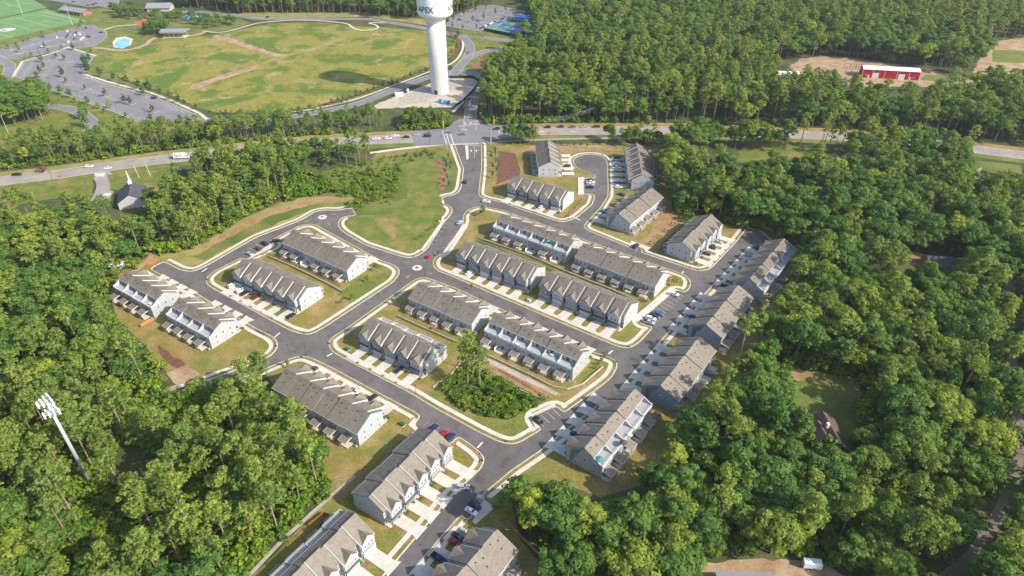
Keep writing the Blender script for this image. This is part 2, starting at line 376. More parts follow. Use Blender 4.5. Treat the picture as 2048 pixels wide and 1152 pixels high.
E_ = '' 
DEV = GP([(318, 505), (380, 497), (480, 440), (560, 405), (690, 392), (730, 330), (760, 300), (890, 284), (1000, 284), (1060, 290), (1240, 285), (1330, 290), (1345, 420), (1420, 445), (1560, 462), (1590, 520), (1600, 620),
    (1480, 760), (1400, 880), (1320, 960), (1200, 995), (1110, 960), (1020, 990), (1040, 1080), (1110, 1160), (1110, 1220), (500, 1225), (470, 1180), (560, 1100), (660, 985), (640, 900), (600, 860), (560, 790), (530, 745),
    (400, 800), (360, 770), (320, 730), (290, 690), (235, 640), (215, 575), (250, 535)])
sheet('lawn', DEV, 0.02, 'lawn')
sheet('road', LOOP, 0.10, 'asphalt')
for nm, P_ in (('west', B1), ('south', B2), ('east', B3)):
    sheet('lawn', P_, 0.15, 'lawn')
    c = rnd(P_, True, 1.3, 2); s = 1 if area(P_) > 0 else -1
    kerb('kerb', c, s, True)
    strip('sidewalk', c, s * 2.0, s * 3.8, 0.20, 'concrete', True)
ol = rnd(LOOP, True, 1.3, 2); osd = -1 if area(LOOP) > 0 else 1
kerb('kerb', ol, osd, True)
def seg_between(loop, a, b):
    """stretch of the road's edge from the point nearest a to the point nearest b"""
    A = G(*a); Bp = G(*b)
    ia = min(range(len(loop)), key=lambda i: (loop[i][0] - A[0]) ** 2 + (loop[i][1] - A[1]) ** 2)
    ib = min(range(len(loop)), key=lambda i: (loop[i][0] - Bp[0]) ** 2 + (loop[i][1] - Bp[1]) ** 2)
    if ib >= ia: return loop[ia:ib + 1]
    return loop[ia:] + loop[:ib + 1]
for a, b in (((330, 526), (702, 416.8)), ((692, 431.8), (848, 504)), ((888, 445), (888, 408)), ((886, 394), (909.5, 288)), ((962, 288), (1007, 405.5)), ((1007, 405.5), (1124, 445)), ((1124, 445), (1188, 388)),
             ((1154, 335.5), (1213, 323)), ((1213, 323), (1174, 443)), ((1174, 443), (1262, 497)), ((1280, 505), (1399, 542.5)), ((1399, 542.5), (1494, 456.8)), ((1499, 503), (1076, 903)), ((1076, 903), (961, 990)),
             ((922, 1026.5), (790, 1185)), ((777, 1141.5), (902, 994)), ((902, 994), (912, 874)), ((842, 833.5), (594.5, 712)), ((594.5, 712), (372, 800)), ((362, 782), (555, 690)), ((555, 690), (301, 538))):
    strip('sidewalk', seg_between(ol, a, b), osd * 2.0, osd * 3.8, 0.20, 'concrete')
# walks that run straight behind the angled parking bays
for pts in ([(848, 502), (893, 440)], [(884, 512), (930, 449)]):
    strip('sidewalk', GP(pts), -0.9 if pts[0][0] > 860 else 0.3, 0.9 if pts[0][0] > 860 else 2.2, 0.205, 'concrete')
_sl = [0]
def slab(name, pts, z=0.212, m='concrete'):
    _sl[0] += 1; return sheet(name, GP(pts), z + .002 * _sl[0], m)
slab('sidewalk', [(1345, 576), (1353, 579.5), (1277, 644.5), (1266, 641)])
slab('sidewalk', [(1057, 831), (1109, 807), (1112, 812.5), (1066, 834), (1080, 855), (1073, 859)])
slab('sidewalk', [(540, 488), (552, 491), (497, 519), (489, 522), (483, 517), (494, 512)][:4], 0.145)
slab('sidewalk', [(1156, 355), (1168, 355), (1168, 390), (1156, 390)])
slab('sidewalk', [(829, 836), (836, 840), (829, 849), (840, 862), (834, 865), (816, 850)])
slab('sidewalk', [(944, 1044), (970, 1001), (990, 1016), (951, 1050)])
slab('sidewalk', [(1262, 482), (1302, 496), (1293, 503), (1284, 496), (1266, 490), (1258, 493)])

# ---- markings
def line(name, pts, w=0.12, z=0.125, m='road_paint'):
    return strip(name, GP(pts), -w / 2, w / 2, z, m)
for a, b in (((549, 675), (560, 666)), ((654, 713), (665, 707)), ((404, 544), (414, 537)), ((1145, 433), (1160, 440.5))):
    line('stop_line', [a, b], 0.6)
line('stop_line', [(1217, 708), (1226, 701)], 0.6); line('stop_line', [(1361, 551), (1367, 543)], 0.6); line('stop_line', [(955, 896), (965, 885)], 0.6)
line('stop_line', [(886, 401), (888, 407)], 0.6)
def stalls(name, a, b, n, dx, dy, w=0.12, m='road_paint'):
    mb = MB()
    for i in range(n + 1):
        t = i / n; x = a[0] + (b[0] - a[0]) * t; y = a[1] + (b[1] - a[1]) * t
        ribbon_mb(mb, GP([(x, y), (x + dx, y + dy)]), -w / 2, w / 2, 0.125)
    return struct(mb.build(name, m))
stalls('parking_line', (1349, 584), (1285, 644), 11, 19, 10)
stalls('parking_line', (1105, 818), (1072, 838), 3, 16, 15)
stalls('parking_line', (537, 487), (500, 511), 3, -14, -7)
stalls('parking_line', (1169, 361), (1169, 388), 5, 20, 0)
stalls('parking_line', (847, 853), (885, 872), 5, 11, -11, m='purple_paint')
stalls('parking_line', (956, 1001), (935, 1024), 2, 18, 12)
stalls('parking_line', (1276, 496), (1266, 492), 1, -6, 8)
stalls('parking_line', (917, 465), (885, 508), 4, -8, -2); stalls('parking_line', (884, 454), (860, 488), 4, 8, 2)
# mini roundabouts: a paved disc with a darker hub, kerbed round
def disc(name, cx, cy, r, z, m, seg=28, h=0.0):
    mb = MB(); c = G(cx, cy)
    mb.prism([(c[0] + r * math.cos(2 * math.pi * i / seg), c[1] + r * math.sin(2 * math.pi * i / seg)) for i in range(seg)], z - max(h, .02), z, 'z')
    return mb.build(name, m)
for x, y, hub in ((644.5, 434.5, 'lawn_green'), (834, 536, 'mulch')):
    c = G(x, y)
    t = thing('traffic_island', 'round concrete traffic island with a %s' % ('grass centre, at the northern junction' if hub == 'lawn_green' else 'dark brick centre, between the four middle rows'), 'traffic island', (c[0], c[1], 0))
    mb = MB(); mb.lathe([(2.6, 0.1), (2.5, 0.2), (0.9, 0.26)], 28); mb.build('apron', 'concrete', t)
    mb = MB(); mb.lathe([(0.95, 0.2), (0.9, 0.32)], 20); mb.build('hub', hub, t)
for x, y, a in ((612, 443, 35), (667, 429, 5), (658, 448, -60), (812, 525, -20), (851, 520, 50), (859, 547, -10), (815, 554, 60)):
    c = G(x, y); mb = MB()
    for q in (-0.55, 0.55): mb.face([(-1.3, q - .3, 0), (0.6, q * .2 - .3, 0), (0.6, q * .2 + .3, 0), (-1.3, q + .3, 0)])
    mb.face([(0.4, -0.9, 0.004), (1.9, 0, 0.004), (0.4, 0.9, 0.004)])
    o = struct(mb.build('road_marking', 'clay', None, (c[0], c[1], 0.125), R(a)))

# repairs, crack sealing and covers in the streets
rq = random.Random(5)
for x, y in ((520, 665), (450, 612), (575, 690), (700, 640), (760, 590), (800, 566), (840, 790), (900, 840), (760, 745), (690, 705), (980, 595), (1040, 625), (1130, 665), (1190, 690), (890, 540), (925, 380), (945, 340), (1070, 425), (1120, 462), (1250, 510),
             (1330, 536), (1420, 553), (1480, 492), (1390, 600), (1330, 650), (1270, 720), (1230, 770), (1150, 835), (1080, 885), (1010, 925), (960, 960), (890, 1030), (840, 1090), (730, 500), (640, 445), (1190, 330), (1200, 370), (480, 500)):
    c = G(x, y); k = rq.random()
    if k < .5:
        mb = MB(); mb.lathe([(.38, .13), (.36, .14)], 14); struct(mb.build('manhole_cover', 'vent_dark', None, (c[0], c[1], 0)))
    elif k < .72:
        w, l = rq.uniform(.8, 1.6), rq.uniform(1.5, 3.5); mb = MB(); mb.face([(-l, -w, .118), (l, -w, .118), (l, w, .118), (-l, w, .118)]); struct(mb.build('road_patch', 'asphalt_patch', None, (c[0], c[1], 0), R(rq.choice((-34, 56)))))
    p = [c]; a = R(rq.choice((-34, 56)) + rq.uniform(-12, 12))
    for i in range(9): a += rq.uniform(-.25, .25); p.append((p[-1][0] + 1.6 * math.cos(a), p[-1][1] + 1.6 * math.sin(a)))
    strip('crack_seal', p, -.05, .05, .12, 'asphalt_patch')

# ------------------------------------------------------------------ open ground around the houses
Z = [0.03]
def patch(name, pts, m, dz=0.0):
    Z[0] += 0.0015; p = GP(pts); out = []
    rough = m not in ('concrete', 'asphalt_lot')
    for i in range(len(p)):      # ragged natural edges
        a, b = p[i], p[(i + 1) % len(p)]; L = math.hypot(b[0] - a[0], b[1] - a[1]); n = max(1, min(60, int(L / 2.5))) if rough else 1
        for k in range(n):
            f = k / n; x = a[0] + (b[0] - a[0]) * f; y = a[1] + (b[1] - a[1]) * f
            if rough:
                am = min(1.6, L * .08)
                x += am * mnoise.noise(Vector((x * .22, y * .22, 1))) + .5 * mnoise.noise(Vector((x * .9, y * .9, 4))); y += am * mnoise.noise(Vector((x * .22, y * .22, 7))) + .5 * mnoise.noise(Vector((x * .9, y * .9, 9)))
            out.append((x, y))
    return sheet(name, out, Z[0] + dz, m)
patch('field', [(300, 520), (330, 508), (380, 500), (440, 468), (520, 425), (600, 396), (705, 388), (708, 411), (672, 416), (640, 416), (600, 432), (510, 470), (410, 524), (380, 534), (350, 524)], 'straw_grass')
patch('field', [(385, 515), (500, 448), (600, 412), (702, 402), (702, 411), (650, 413), (600, 428), (510, 466), (410, 520)], 'scrub_grass', 0.01)
patch('field', [(450, 480), (540, 432), (640, 405), (705, 400), (705, 395), (640, 398), (540, 422), (430, 478), (400, 505)], 'clay', 0.02)
patch('meadow', [(560, 380), (640, 345), (745, 318), (880, 296), (900, 300), (918, 340), (912, 380), (880, 390), (884, 408), (898, 425), (880, 450), (845, 500), (817, 511), (735, 487), (684, 458), (690, 440), (712, 430), (708, 395), (640, 392), (590, 398)], 'scrub_grass')
patch('lawn', [(775, 430), (870, 412), (898, 425), (880, 450), (845, 500), (817, 511), (735, 487), (690, 462), (688, 445), (720, 430)], 'lawn_green', 0.01)
patch('field', [(748, 436), (770, 432), (788, 452), (806, 470), (828, 489), (824, 491), (800, 482), (775, 470), (755, 452)], 'lawn', 0.02)
patch('lawn', [(815, 398), (815, 350), (850, 320), (872, 320), (872, 385), (880, 405), (830, 415), (790, 425)], 'lawn_green', 0.01)
patch('mulch_bed', [(872, 318), (889, 325), (893, 345), (893, 372), (885, 382), (878, 375), (880, 345)], 'pine_straw', 0.02)
patch('mulch_bed', [(997, 302), (1031, 306), (1040, 340), (1040, 355), (1014, 360), (992, 370)], 'mulch', 0.02)
patch('bare_ground', [(1040, 305), (1240, 300), (1243, 296), (1240, 290), (1060, 292)], 'bare_soil', 0.01)
patch('path_ground', [(1035, 295), (1035, 303), (1245, 301), (1245, 294)], 'clay', 0.015)
patch('bare_ground', [(1280, 493), (1328, 420), (1362, 432), (1380, 430), (1330, 480), (1304, 498)], 'clay', 0.01)
patch('lawn', [(1330, 480), (1380, 430), (1400, 430), (1340, 500), (1320, 500)], 'lawn_green', 0.012)
patch('mulch_bed', [(1122, 443), (1150, 412), (1160, 398), (1163, 402), (1150, 425), (1132, 441)], 'pine_straw', 0.01)
patch('bare_ground', [(1180, 460), (1210, 462), (1262, 475), (1258, 492), (1190, 464)], 'straw_grass', 0.01)
patch('mulch_bed', [(315, 690), (330, 700), (380, 735), (365, 745), (345, 735), (318, 705)], 'mulch', 0.01)
patch('bare_ground', [(335, 745), (372, 730), (400, 748), (360, 772), (345, 765)], 'bare_soil', 0.01)
patch('lawn', [(560, 1105), (660, 990), (648, 905), (740, 900), (830, 850), (760, 950), (660, 1050), (590, 1120), (540, 1160), (500, 1160)], 'lawn', 0.01)
for pts in ([(710, 952), (650, 1003), (570, 1075), (500, 1150), (465, 1190)],):
    strip('footpath', GP(pts), -0.7, 0.7, 0.075, 'gravel')
# strips inside the south block: access track, clay strip, undergrowth
def isl(name, pts, m, z): return sheet(name, GP(pts), z, m)
isl('bare_ground', [(948, 716), (970, 722), (1020, 748), (1085, 778), (1112, 792), (1088, 800), (1040, 780), (985, 750), (950, 732)], 'clay', 0.165)
isl('track', [(948, 704), (1000, 728), (1060, 757), (1120, 788), (1112, 792), (1085, 778), (1020, 748), (945, 712)], 'gravel', 0.17)
isl('bare_ground', [(1110, 790), (1150, 780), (1196, 748), (1206, 736), (1200, 752), (1160, 785), (1118, 794)], 'clay', 0.172)
isl('undergrowth_ground', [(880, 775), (925, 730), (950, 728), (1040, 775), (1090, 800), (1060, 825), (1015, 840), (955, 832), (905, 806)], 'forest_floor', 0.168)
isl('lawn', [(1060, 802), (1100, 800), (1062, 826), (1070, 852), (1018, 882), (985, 870), (960, 845), (1020, 848)], 'lawn_green', 0.174)
isl('lawn', [(1150, 760), (1190, 722), (1212, 720), (1214, 735), (1190, 752), (1160, 778)], 'lawn_green', 0.174)
for pts in ([(908, 572), (1010, 596), (1160, 660), (1140, 640), (990, 580)],):
    pass
for pts, m in (([(956, 478), (1000, 492), (1060, 515), (1110, 537), (1140, 548), (1210, 575), (1276, 601), (1272, 618), (1200, 590), (1090, 545), (1000, 512), (950, 492)], 'lawn_green'),
               ([(752, 520), (790, 548), (760, 575), (700, 600), (672, 590), (700, 572)], 'lawn_green')):
    isl('lawn', pts, m, 0.162)
def lowwall(name, label, pts, h, m, w=0.35, cat='wall', z=0.1):
    p = GP(pts); mb = MB()
    ribbon_mb(mb, p, -w / 2, w / 2, h + z); ribbon_mb(mb, p, w / 2, w / 2 + 0.01, h + z, z2=0.0); ribbon_mb(mb, p, -w / 2 - 0.01, -w / 2, 0.0, z2=h + z)
    return tag(mb.build(name, m), label, cat)
lowwall('retaining_wall', 'low pale retaining wall behind the six-unit row on the middle street', [(956, 478), (1020, 500), (1060, 514), (1110, 536), (1160, 557), (1226, 583), (1272, 604)], 1.1, 'stone_pale')
lowwall('retaining_wall', 'low pale retaining wall between the two western rows', [(536, 514), (580, 533), (620, 552), (660, 572), (685, 586)], 1.2, 'stone_pale')
lowwall('retaining_wall', 'low pale retaining wall behind the row with rear roof decks, beside the grove', [(795, 634), (840, 655), (880, 672), (912, 686)], 1.1, 'stone_pale')
lowwall('retaining_wall', 'curved pale retaining wall around the track below the six-deck row', [(948, 700), (1000, 724), (1060, 752), (1105, 775), (1135, 780), (1165, 770), (1206, 735)], 0.9, 'stone_pale')
lowwall('retaining_wall', 'short pale retaining wall climbing to the tall pines of the grove', [(866, 776), (900, 752), (922, 726)], 0.7, 'stone_pale')
lowwall('retaining_wall', 'low wall on the grove side of the clay strip', [(950, 733), (985, 751), (1040, 781), (1088, 801)], 0.6, 'stone_pale')

# ------------------------------------------------------------------ through roads
def road(name, pts, w, m, edge=None, z=0.09, ew=0.35):
    p = rnd(GP(pts), False, 6.0, 2)
    o = strip(name, p, -w / 2, w / 2, z, m)
    if edge:
        for s in (-1, 1):
            mb = MB(); a, b = s * (w / 2 - 0.05), s * (w / 2 + ew)
            ribbon_mb(mb, p, a, b, z + 0.06); ribbon_mb(mb, p, a, a + s * 0.01, z, z2=z + 0.06); struct(mb.build('kerb', edge))
    return p
HW = road('highway', [(-200, 390), (0, 362), (110, 350), (187, 338), (300, 322), (425, 308), (560, 292), (660, 284), (750, 280), (860, 276), (960, 268), (1074, 262), (1259, 261), (1349, 261), (1436, 264), (1560, 268), (1700, 274), (1870, 287), (1960, 300), (2200, 330)], 15.5, 'asphalt_old', None, 0.085)
for d in (-7.0, 7.0): strip('edge_line', HW, d - 0.08, d + 0.08, 0.105, 'road_paint')
for d in (-0.25, 0.25): strip('centre_line', HW, d - 0.09, d + 0.09, 0.105, 'yellow_paint')
for d in (3.6, -3.6): strip('lane_line', HW[18:], d - 0.06, d + 0.06, 0.105, 'road_paint')
for sgn, m, nm in ((1, 'straw_grass', 'verge'), (-1, 'lawn_green', 'verge')):
    strip(nm, HW, sgn * 7.6, sgn * 15.0, 0.028 if sgn > 0 else 0.027, m)
strip('bare_ground', HW[30:] if len(HW) > 60 else HW[len(HW) // 2:], 7.8, 12.5, 0.045, 'clay')
patch('junction', [(895, 290), (880, 290), (830, 293), (820, 262), (890, 258), (905, 245), (920, 238), (960, 240), (985, 250), (1075, 252), (1075, 270), (985, 280), (962, 289)], 'asphalt_lot', 0.06)
NR = road('road', [(940, 262), (940, 235), (944, 200), (955, 178), (966, 160), (962, 148), (905, 142), (862, 152), (787, 180), (712, 210), (620, 228), (540, 240), (440, 244), (395, 238)], 9.0, 'asphalt_lot', 'kerb_concrete', 0.094)
road('road', [(906, 152), (918, 134), (934, 118), (942, 98), (936, 82), (918, 71), (837, 54), (737, 38), (600, 38), (512, 38), (470, 30), (400, 24), (340, 24), (300, 12)], 8.5, 'asphalt_lot', 'kerb_concrete', 0.096)
road('road', [(918, 71), (980, 76), (1020, 82), (1040, 90)], 7.5, 'asphalt_lot', 'kerb_concrete', 0.097)
road('road', [(936, 118), (960, 104), (1000, 97), (1050, 96), (1080, 100)], 8.0, 'asphalt_lot', 'kerb_concrete', 0.098)
road('road', [(-60, 80), (0, 118), (22, 130), (12, 160), (-10, 185), (-60, 210)], 9.0, 'asphalt_lot', 'kerb_concrete', 0.094)
road('road', [(60, 215), (108, 212), (150, 220), (175, 235), (190, 252), (178, 262)], 9.0, 'asphalt_lot', 'kerb_concrete', 0.094)
road('greenway_path', [(740, 306), (800, 298), (880, 289), (900, 288)], 3.0, 'concrete', None, 0.08)
road('greenway_path', [(975, 286), (1010, 283), (1090, 279), (1230, 276), (1330, 277), (1400, 282)], 3.0, 'asphalt_old', None, 0.08)
road('footpath', [(909, 66), (925, 78), (927, 95), (918, 115), (900, 130), (865, 141), (790, 170), (710, 200), (620, 220), (560, 226)], 2.2, 'concrete', None, 0.07)
road('footpath', [(405, 62), (440, 66), (476, 58), (512, 46), (580, 40), (640, 41), (697, 47), (705, 56), (722, 61), (748, 60), (758, 55), (752, 50), (740, 47), (738, 45), (785, 46)], 2.4, 'concrete', None, 0.07)
road('footpath', [(185, 96), (205, 96), (235, 102), (270, 98), (295, 88), (300, 80), (320, 72), (345, 74), (385, 72), (410, 65)], 4.5, 'brick_wall_pale', None, 0.071)
road('footpath', [(208, 60), (230, 52), (262, 50), (300, 48)], 2.5, 'concrete', None, 0.07)
road('footpath', [(960, 172), (940, 180), (925, 196), (918, 212), (905, 225)], 2.5, 'concrete', None, 0.07)
road('driveway_road', [(190, 348), (205, 347), (215, 372), (200, 400)], 11.0, 'asphalt_old', None, 0.07)
road('driveway_road', [(350, 333), (345, 350), (335, 375)], 5.0, 'asphalt_old', None, 0.07)
road('footpath', [(292, 376), (330, 374)], 1.5, 'concrete', None, 0.07)
slab('sidewalk', [(188, 347), (212, 345), (208, 353), (192, 353)], 0.09)
road('dirt_track', [(2030, 560), (2012, 600), (2014, 660), (2030, 760), (2040, 900), (2015, 1000), (1985, 1050), (1950, 1110), (1900, 1150), (1840, 1200)], 4.0, 'dirt_path', None, 0.05)
road('dirt_track', [(1936, 164), (1960, 140), (1978, 115), (1970, 106), (1990, 90)], 4.0, 'gravel', None, 0.06)
road('dirt_track', [(262, 548), (285, 530), (300, 518), (305, 505)], 3.0, 'bare_soil', None, 0.06)
road('road', [(-80, 870), (20, 858), (120, 840), (220, 808), (300, 790), (360, 772)], 3.0, 'bare_soil', None, 0.05)
patch('concrete_pad', [(372, 802), (420, 783), (422, 792), (376, 812)], 'concrete', 0.04)
# west and north parkland
patch('meadow', [(205, 130), (212, 108), (245, 103), (300, 92), (330, 80), (400, 74), (470, 62), (540, 47), (640, 44), (700, 52), (760, 54), (850, 62), (905, 78), (916, 92), (905, 116), (870, 136), (800, 164), (740, 190), (660, 213), (512, 226), (430, 224), (395, 215), (340, 190), (290, 172), (240, 155)], 'meadow')
patch('worn_track', [(375, 178), (385, 170), (420, 158), (455, 146), (500, 135), (520, 126), (512, 138), (470, 152), (430, 164), (395, 178)], 'bare_soil', 0.006)
patch('worn_track', [(520, 126), (560, 112), (620, 96), (690, 72), (712, 62), (702, 74), (640, 96), (580, 112), (530, 128)], 'straw_grass', 0.006)
patch('worn_track', [(430, 70), (455, 74), (500, 90), (545, 104), (575, 112), (550, 113), (500, 98), (455, 84), (425, 76)], 'bare_soil', 0.006)
patch('worn_grass', [(400, 76), (440, 80), (455, 90), (430, 92), (405, 84)], 'straw_grass', 0.005)
patch('lawn', [(-120, 60), (30, 60), (120, 30), (205, 15), (300, 40), (420, 50), (400, 76), (300, 95), (210, 130), (240, 160), (340, 195), (400, 232), (420, 262), (-120, 350), (-200, 200)], 'lawn_green', -0.03)
patch('lawn', [(210, 40), (480, 36), (500, 46), (470, 60), (400, 64), (330, 60), (250, 55)], 'scrub_grass', 0.0)
patch('verge', [(400, 30), (512, 36), (737, 34), (860, 52), (860, 40), (740, 24), (600, 26), (512, 25)], 'straw_grass', 0.0)
patch('lawn', [(905, 48), (960, 60), (1060, 85), (1070, 120), (1000, 160), (940, 165), (900, 130), (940, 95), (925, 70)], 'lawn_green', 0.0)
patch('mulch_bed', [(945, 130), (965, 112), (995, 100), (1000, 108), (975, 122), (970, 135), (950, 140)], 'pine_straw', 0.02)
strip('mulch_bed', rnd(GP([(905, 64), (920, 76), (922, 95), (912, 115), (895, 127), (860, 138), (785, 167), (705, 197), (640, 214)]), False, 5, 2), -0.5, -5.5, 0.09, 'mulch')
strip('mulch_bed', rnd(GP([(166, 148), (210, 163), (250, 177), (300, 193), (350, 208), (392, 226)]), False, 4, 1), 1.0, 4.0, 0.09, 'pine_straw')
patch('building_site', [(890, 156), (950, 157), (962, 165), (945, 182), (925, 208), (915, 215), (800, 216), (750, 218), (745, 212), (800, 190)], 'site_soil', 0.01)
patch('gravel_yard', [(800, 195), (870, 165), (900, 160), (950, 160), (950, 172), (920, 180), (905, 178), (850, 205), (790, 212)], 'gravel', 0.02)
patch('clearing', [(1600, 118), (1650, 112), (1711, 117), (1850, 136), (1905, 150), (1940, 158), (1966, 104), (1992, 82), (2130, 66), (2130, 152), (1960, 166), (1930, 175), (1600, 172), (1540, 160)], 'bare_soil')
patch('lawn', [(1985, 100), (2010, 100), (2100, 106), (2100, 128), (1985, 124)], 'lawn_green', 0.01)
patch('lawn', [(1850, 150), (1905, 150), (1930, 160), (1900, 166), (1840, 160)], 'scrub_grass', 0.01)
patch('clearing', [(1570, 728), (1615, 742), (1720, 758), (1730, 850), (1715, 900), (1600, 900), (1585, 800)], 'scrub_grass')
patch('bare_ground', [(1570, 732), (1615, 744), (1640, 760), (1608, 762), (1572, 762)], 'clay', 0.02)
patch('yard', [(1395, 1165), (1400, 1130), (1460, 1120), (1580, 1118), (1650, 1128), (1700, 1160), (1720, 1240), (1395, 1240)], 'bare_soil')
patch('clearing', [(1930, 330), (1960, 322), (2040, 330), (2045, 362), (2000, 372), (1950, 368)], 'scrub_grass')
patch('gravel_yard', [(1935, 345), (1965, 335), (1960, 352), (2040, 366), (2040, 375), (1960, 372)], 'gravel', 0.01)
patch('clearing', [(1490, 290), (1560, 285), (1660, 295), (1620, 322), (1560, 318), (1490, 330), (1470, 320)], 'lawn_green')
patch('clearing', [(1800, 500), (1870, 512), (1940, 515), (1930, 535), (1850, 540), (1800, 520)], 'clay')
patch('field', [(-80, 372), (0, 372), (187, 349), (185, 392), (100, 398), (30, 412), (-80, 430)], 'lawn_green')
patch('lawn', [(215, 350), (350, 335), (340, 370), (300, 392), (240, 388), (222, 380)], 'lawn_green')
# sports pitches
PT = GP([(-160, 122), (-30, 89), (0, 81), (80, 62), (176, 42), (130, 28), (92, 18), (0, 38), (-120, 64)])
sheet('sports_pitch', PT, 0.14, 'turf_pitch')
sheet('sports_pitch', GP([(-160, 60), (0, 36.5), (94, 15.5), (68, 0), (40, -8), (-160, 20)]), 0.14, 'turf_pitch')
for pts in ([(0, 42), (95, 24), (165, 42)], [(34, 36), (103, 54)], [(0, 44), (30, 50), (60, 60)], [(70, 34), (85, 31), (140, 42), (120, 47), (82, 41)], [(0, 68), (24, 75)], [(90, 24), (160, 43)],
            [(3, 4), (30, 12), (40, 15)], [(15, 9), (18, 12), (24, 13)], [(38, 5), (60, 8), (85, 10)]):
    strip('pitch_line', GP(pts), -0.15, 0.15, 0.16, 'road_paint')
mb = MB(); c = G(15.5, 59.5); mb.lathe([(7.6, 0.17)], 36); o = struct(mb.build('pitch_emblem', 'road_paint', None, (c[0], c[1], 0), 0)); o.scale = (1, .95, 1)
for x, y, rx, ry in ((8, 60.5, 2.6, 2.8), (19, 60, 3.4, 1.3)):
    c = G(x, y); mb = MB(); mb.lathe([(1, 0.19)], 20); o = struct(mb.build('pitch_emblem_mark', 'door_dark', None, (c[0], c[1], 0), R(20))); o.scale = (rx, ry, 1)
# car parks
LOT1 = GP([(-80, 112), (0, 99), (45, 83), (165, 51), (185, 52), (212, 64), (213, 73), (202, 84), (185, 93), (130, 98), (32, 119), (0, 112), (-80, 140)])
LOT2 = GP([(135, 98), (187, 114), (180, 124), (172, 138), (163, 150), (210, 168), (297, 190), (340, 207), (392, 230), (397, 241), (375, 241), (330, 244), (282, 246), (225, 222), (165, 202), (105, 180), (75, 172), (32, 152), (50, 124)])
LOT3 = GP([(893, 52), (900, 36), (960, 12), (985, 10), (1048, 22), (1048, 28), (980, 56), (958, 62)])
LOT4 = GP([(100, 0), (110, -8), (240, -10), (236, 8), (222, 16), (212, 15), (200, 12), (180, 14)])
for P_ in (LOT1, LOT2, LOT3, LOT4):
    sheet('car_park', P_, 0.10, 'asphalt_lot'); q = P_; s = 1 if area(q) > 0 else -1
    strip('kerb', q, -s * 0.0, -s * 0.6, 0.16, 'kerb_concrete', True)
def lotlines(name, rows):
    mb = MB()
    for (x0, y0), (x1, y1), n, dx, dy in rows:
        for i in range(n + 1):
            t = i / n; x = x0 + (x1 - x0) * t; y = y0 + (y1 - y0) * t
            ribbon_mb(mb, GP([(x, y), (x + dx, y + dy)]), -0.09, 0.09, 0.125)
    return struct(mb.build(name, 'road_paint'))
lotlines('parking_line', [((182, 154), (290, 184), 30, -9, 4), ((300, 193), (372, 222), 18, -9, 5), ((150, 172), (250, 212), 24, 8, -4), ((120, 182), (275, 240), 36, 7, -4),
    ((60, 125), (40, 152), 14, 12, 2), ((110, 115), (75, 165), 18, 10, 1), ((135, 110), (118, 160), 16, 8, 1), ((20, 100), (160, 62), 36, 8, 4), ((20, 112), (170, 80), 36, 8, -3),
    ((905, 42), (960, 18), 20, 6, 2), ((925, 50), (1000, 22), 24, 6, 2), ((950, 56), (1030, 28), 24, 5, 1)])
isles = [(21, 99, 10), (41, 106, 12), (67, 87, 8), (94, 93, 10), (125, 77, 9), (170, 86, 14), (184, 74, 7), (122, 102, 12), (117, 115, 12), (94, 122, 12), (139, 123, 12), (88, 136, 12), (81, 149, 12),
         (126, 159, 14), (139, 168, 16), (175, 179, 13), (215, 192, 13), (251, 206, 10), (265, 208, 13), (311, 224, 13), (170, 155, 8), (290, 194, 8),
         (915, 46, 9), (934, 38, 9), (943, 50, 8), (957, 28, 8), (965, 44, 9), (978, 20, 8), (988, 34, 9), (1003, 26, 8), (922, 29, 6)]
for x, y, L in isles:
    dx, dy = L * 0.5, -L * 0.11
    p = GP([(x - dx, y - dy), (x + dx, y + dy)])
    ang = math.atan2(p[1][1] - p[0][1], p[1][0] - p[0][0]); hl = math.hypot(p[1][0] - p[0][0], p[1][1] - p[0][1]) / 2; c = G(x, y)
    def cap(hl, r): return [(hl + r * math.cos(R(t)), r * math.sin(R(t))) for t in range(-90, 91, 30)] + [(-hl - r * math.cos(R(t)), -r * math.sin(R(t))) for t in range(-90, 91, 30)]
    t = struct(put('planting_island', None, None, (c[0], c[1], 0), ang))
    mb = MB(); mb.prism(cap(hl - 1.2, 1.6), 0.0, 0.24, 'z'); struct(mb.build('island_kerb', 'kerb_concrete', t))
    mb = MB(); mb.prism(cap(hl - 1.2, 1.15), 0.2, 0.30, 'z'); struct(mb.build('island_mulch', 'pine_straw', t))
strip('sidewalk', GP([(30, 153), (48, 123), (100, 109), (135, 96), (190, 113)]), 0.4, 2.6, 0.12, 'concrete')
strip('sidewalk', GP([(160, 148), (213, 165), (298, 187), (345, 205), (395, 228), (410, 240)]), 0.5, 3.0, 0.12, 'concrete')
# courts and splash pad
sheet('tennis_court', GP([(970, 62), (998, 42), (1070, 50), (1068, 62), (1030, 74)]), 0.12, 'court_green')
sheet('tennis_court', GP([(1020, 38), (1048, 29), (1090, 34), (1085, 50)]), 0.12, 'court_blue')
for a, b in (((978, 58), (1040, 70)), ((990, 50), (1056, 60)), ((985, 60), (1005, 46)), ((1015, 66), (1035, 50)), ((1026, 38), (1080, 46))):
    line('court_line', [a, b], 0.25, 0.14)
sheet('splash_pad', GP([(225, 85), (232, 76), (250, 73), (266, 78), (262, 90), (245, 97), (228, 95)]), 0.12, 'concrete')
sheet('splash_pool', GP([(229, 90), (236, 80), (250, 77), (260, 80), (258, 92), (246, 97), (232, 95)]), 0.15, 'water_blue')
sheet('play_surface', GP([(365, 33), (380, 29), (400, 29), (406, 33), (395, 38), (372, 40)]), 0.12, 'water_blue')
sheet('play_surface', GP([(268, 46), (285, 38), (300, 40), (296, 48), (278, 52)]), 0.12, 'playground_red')
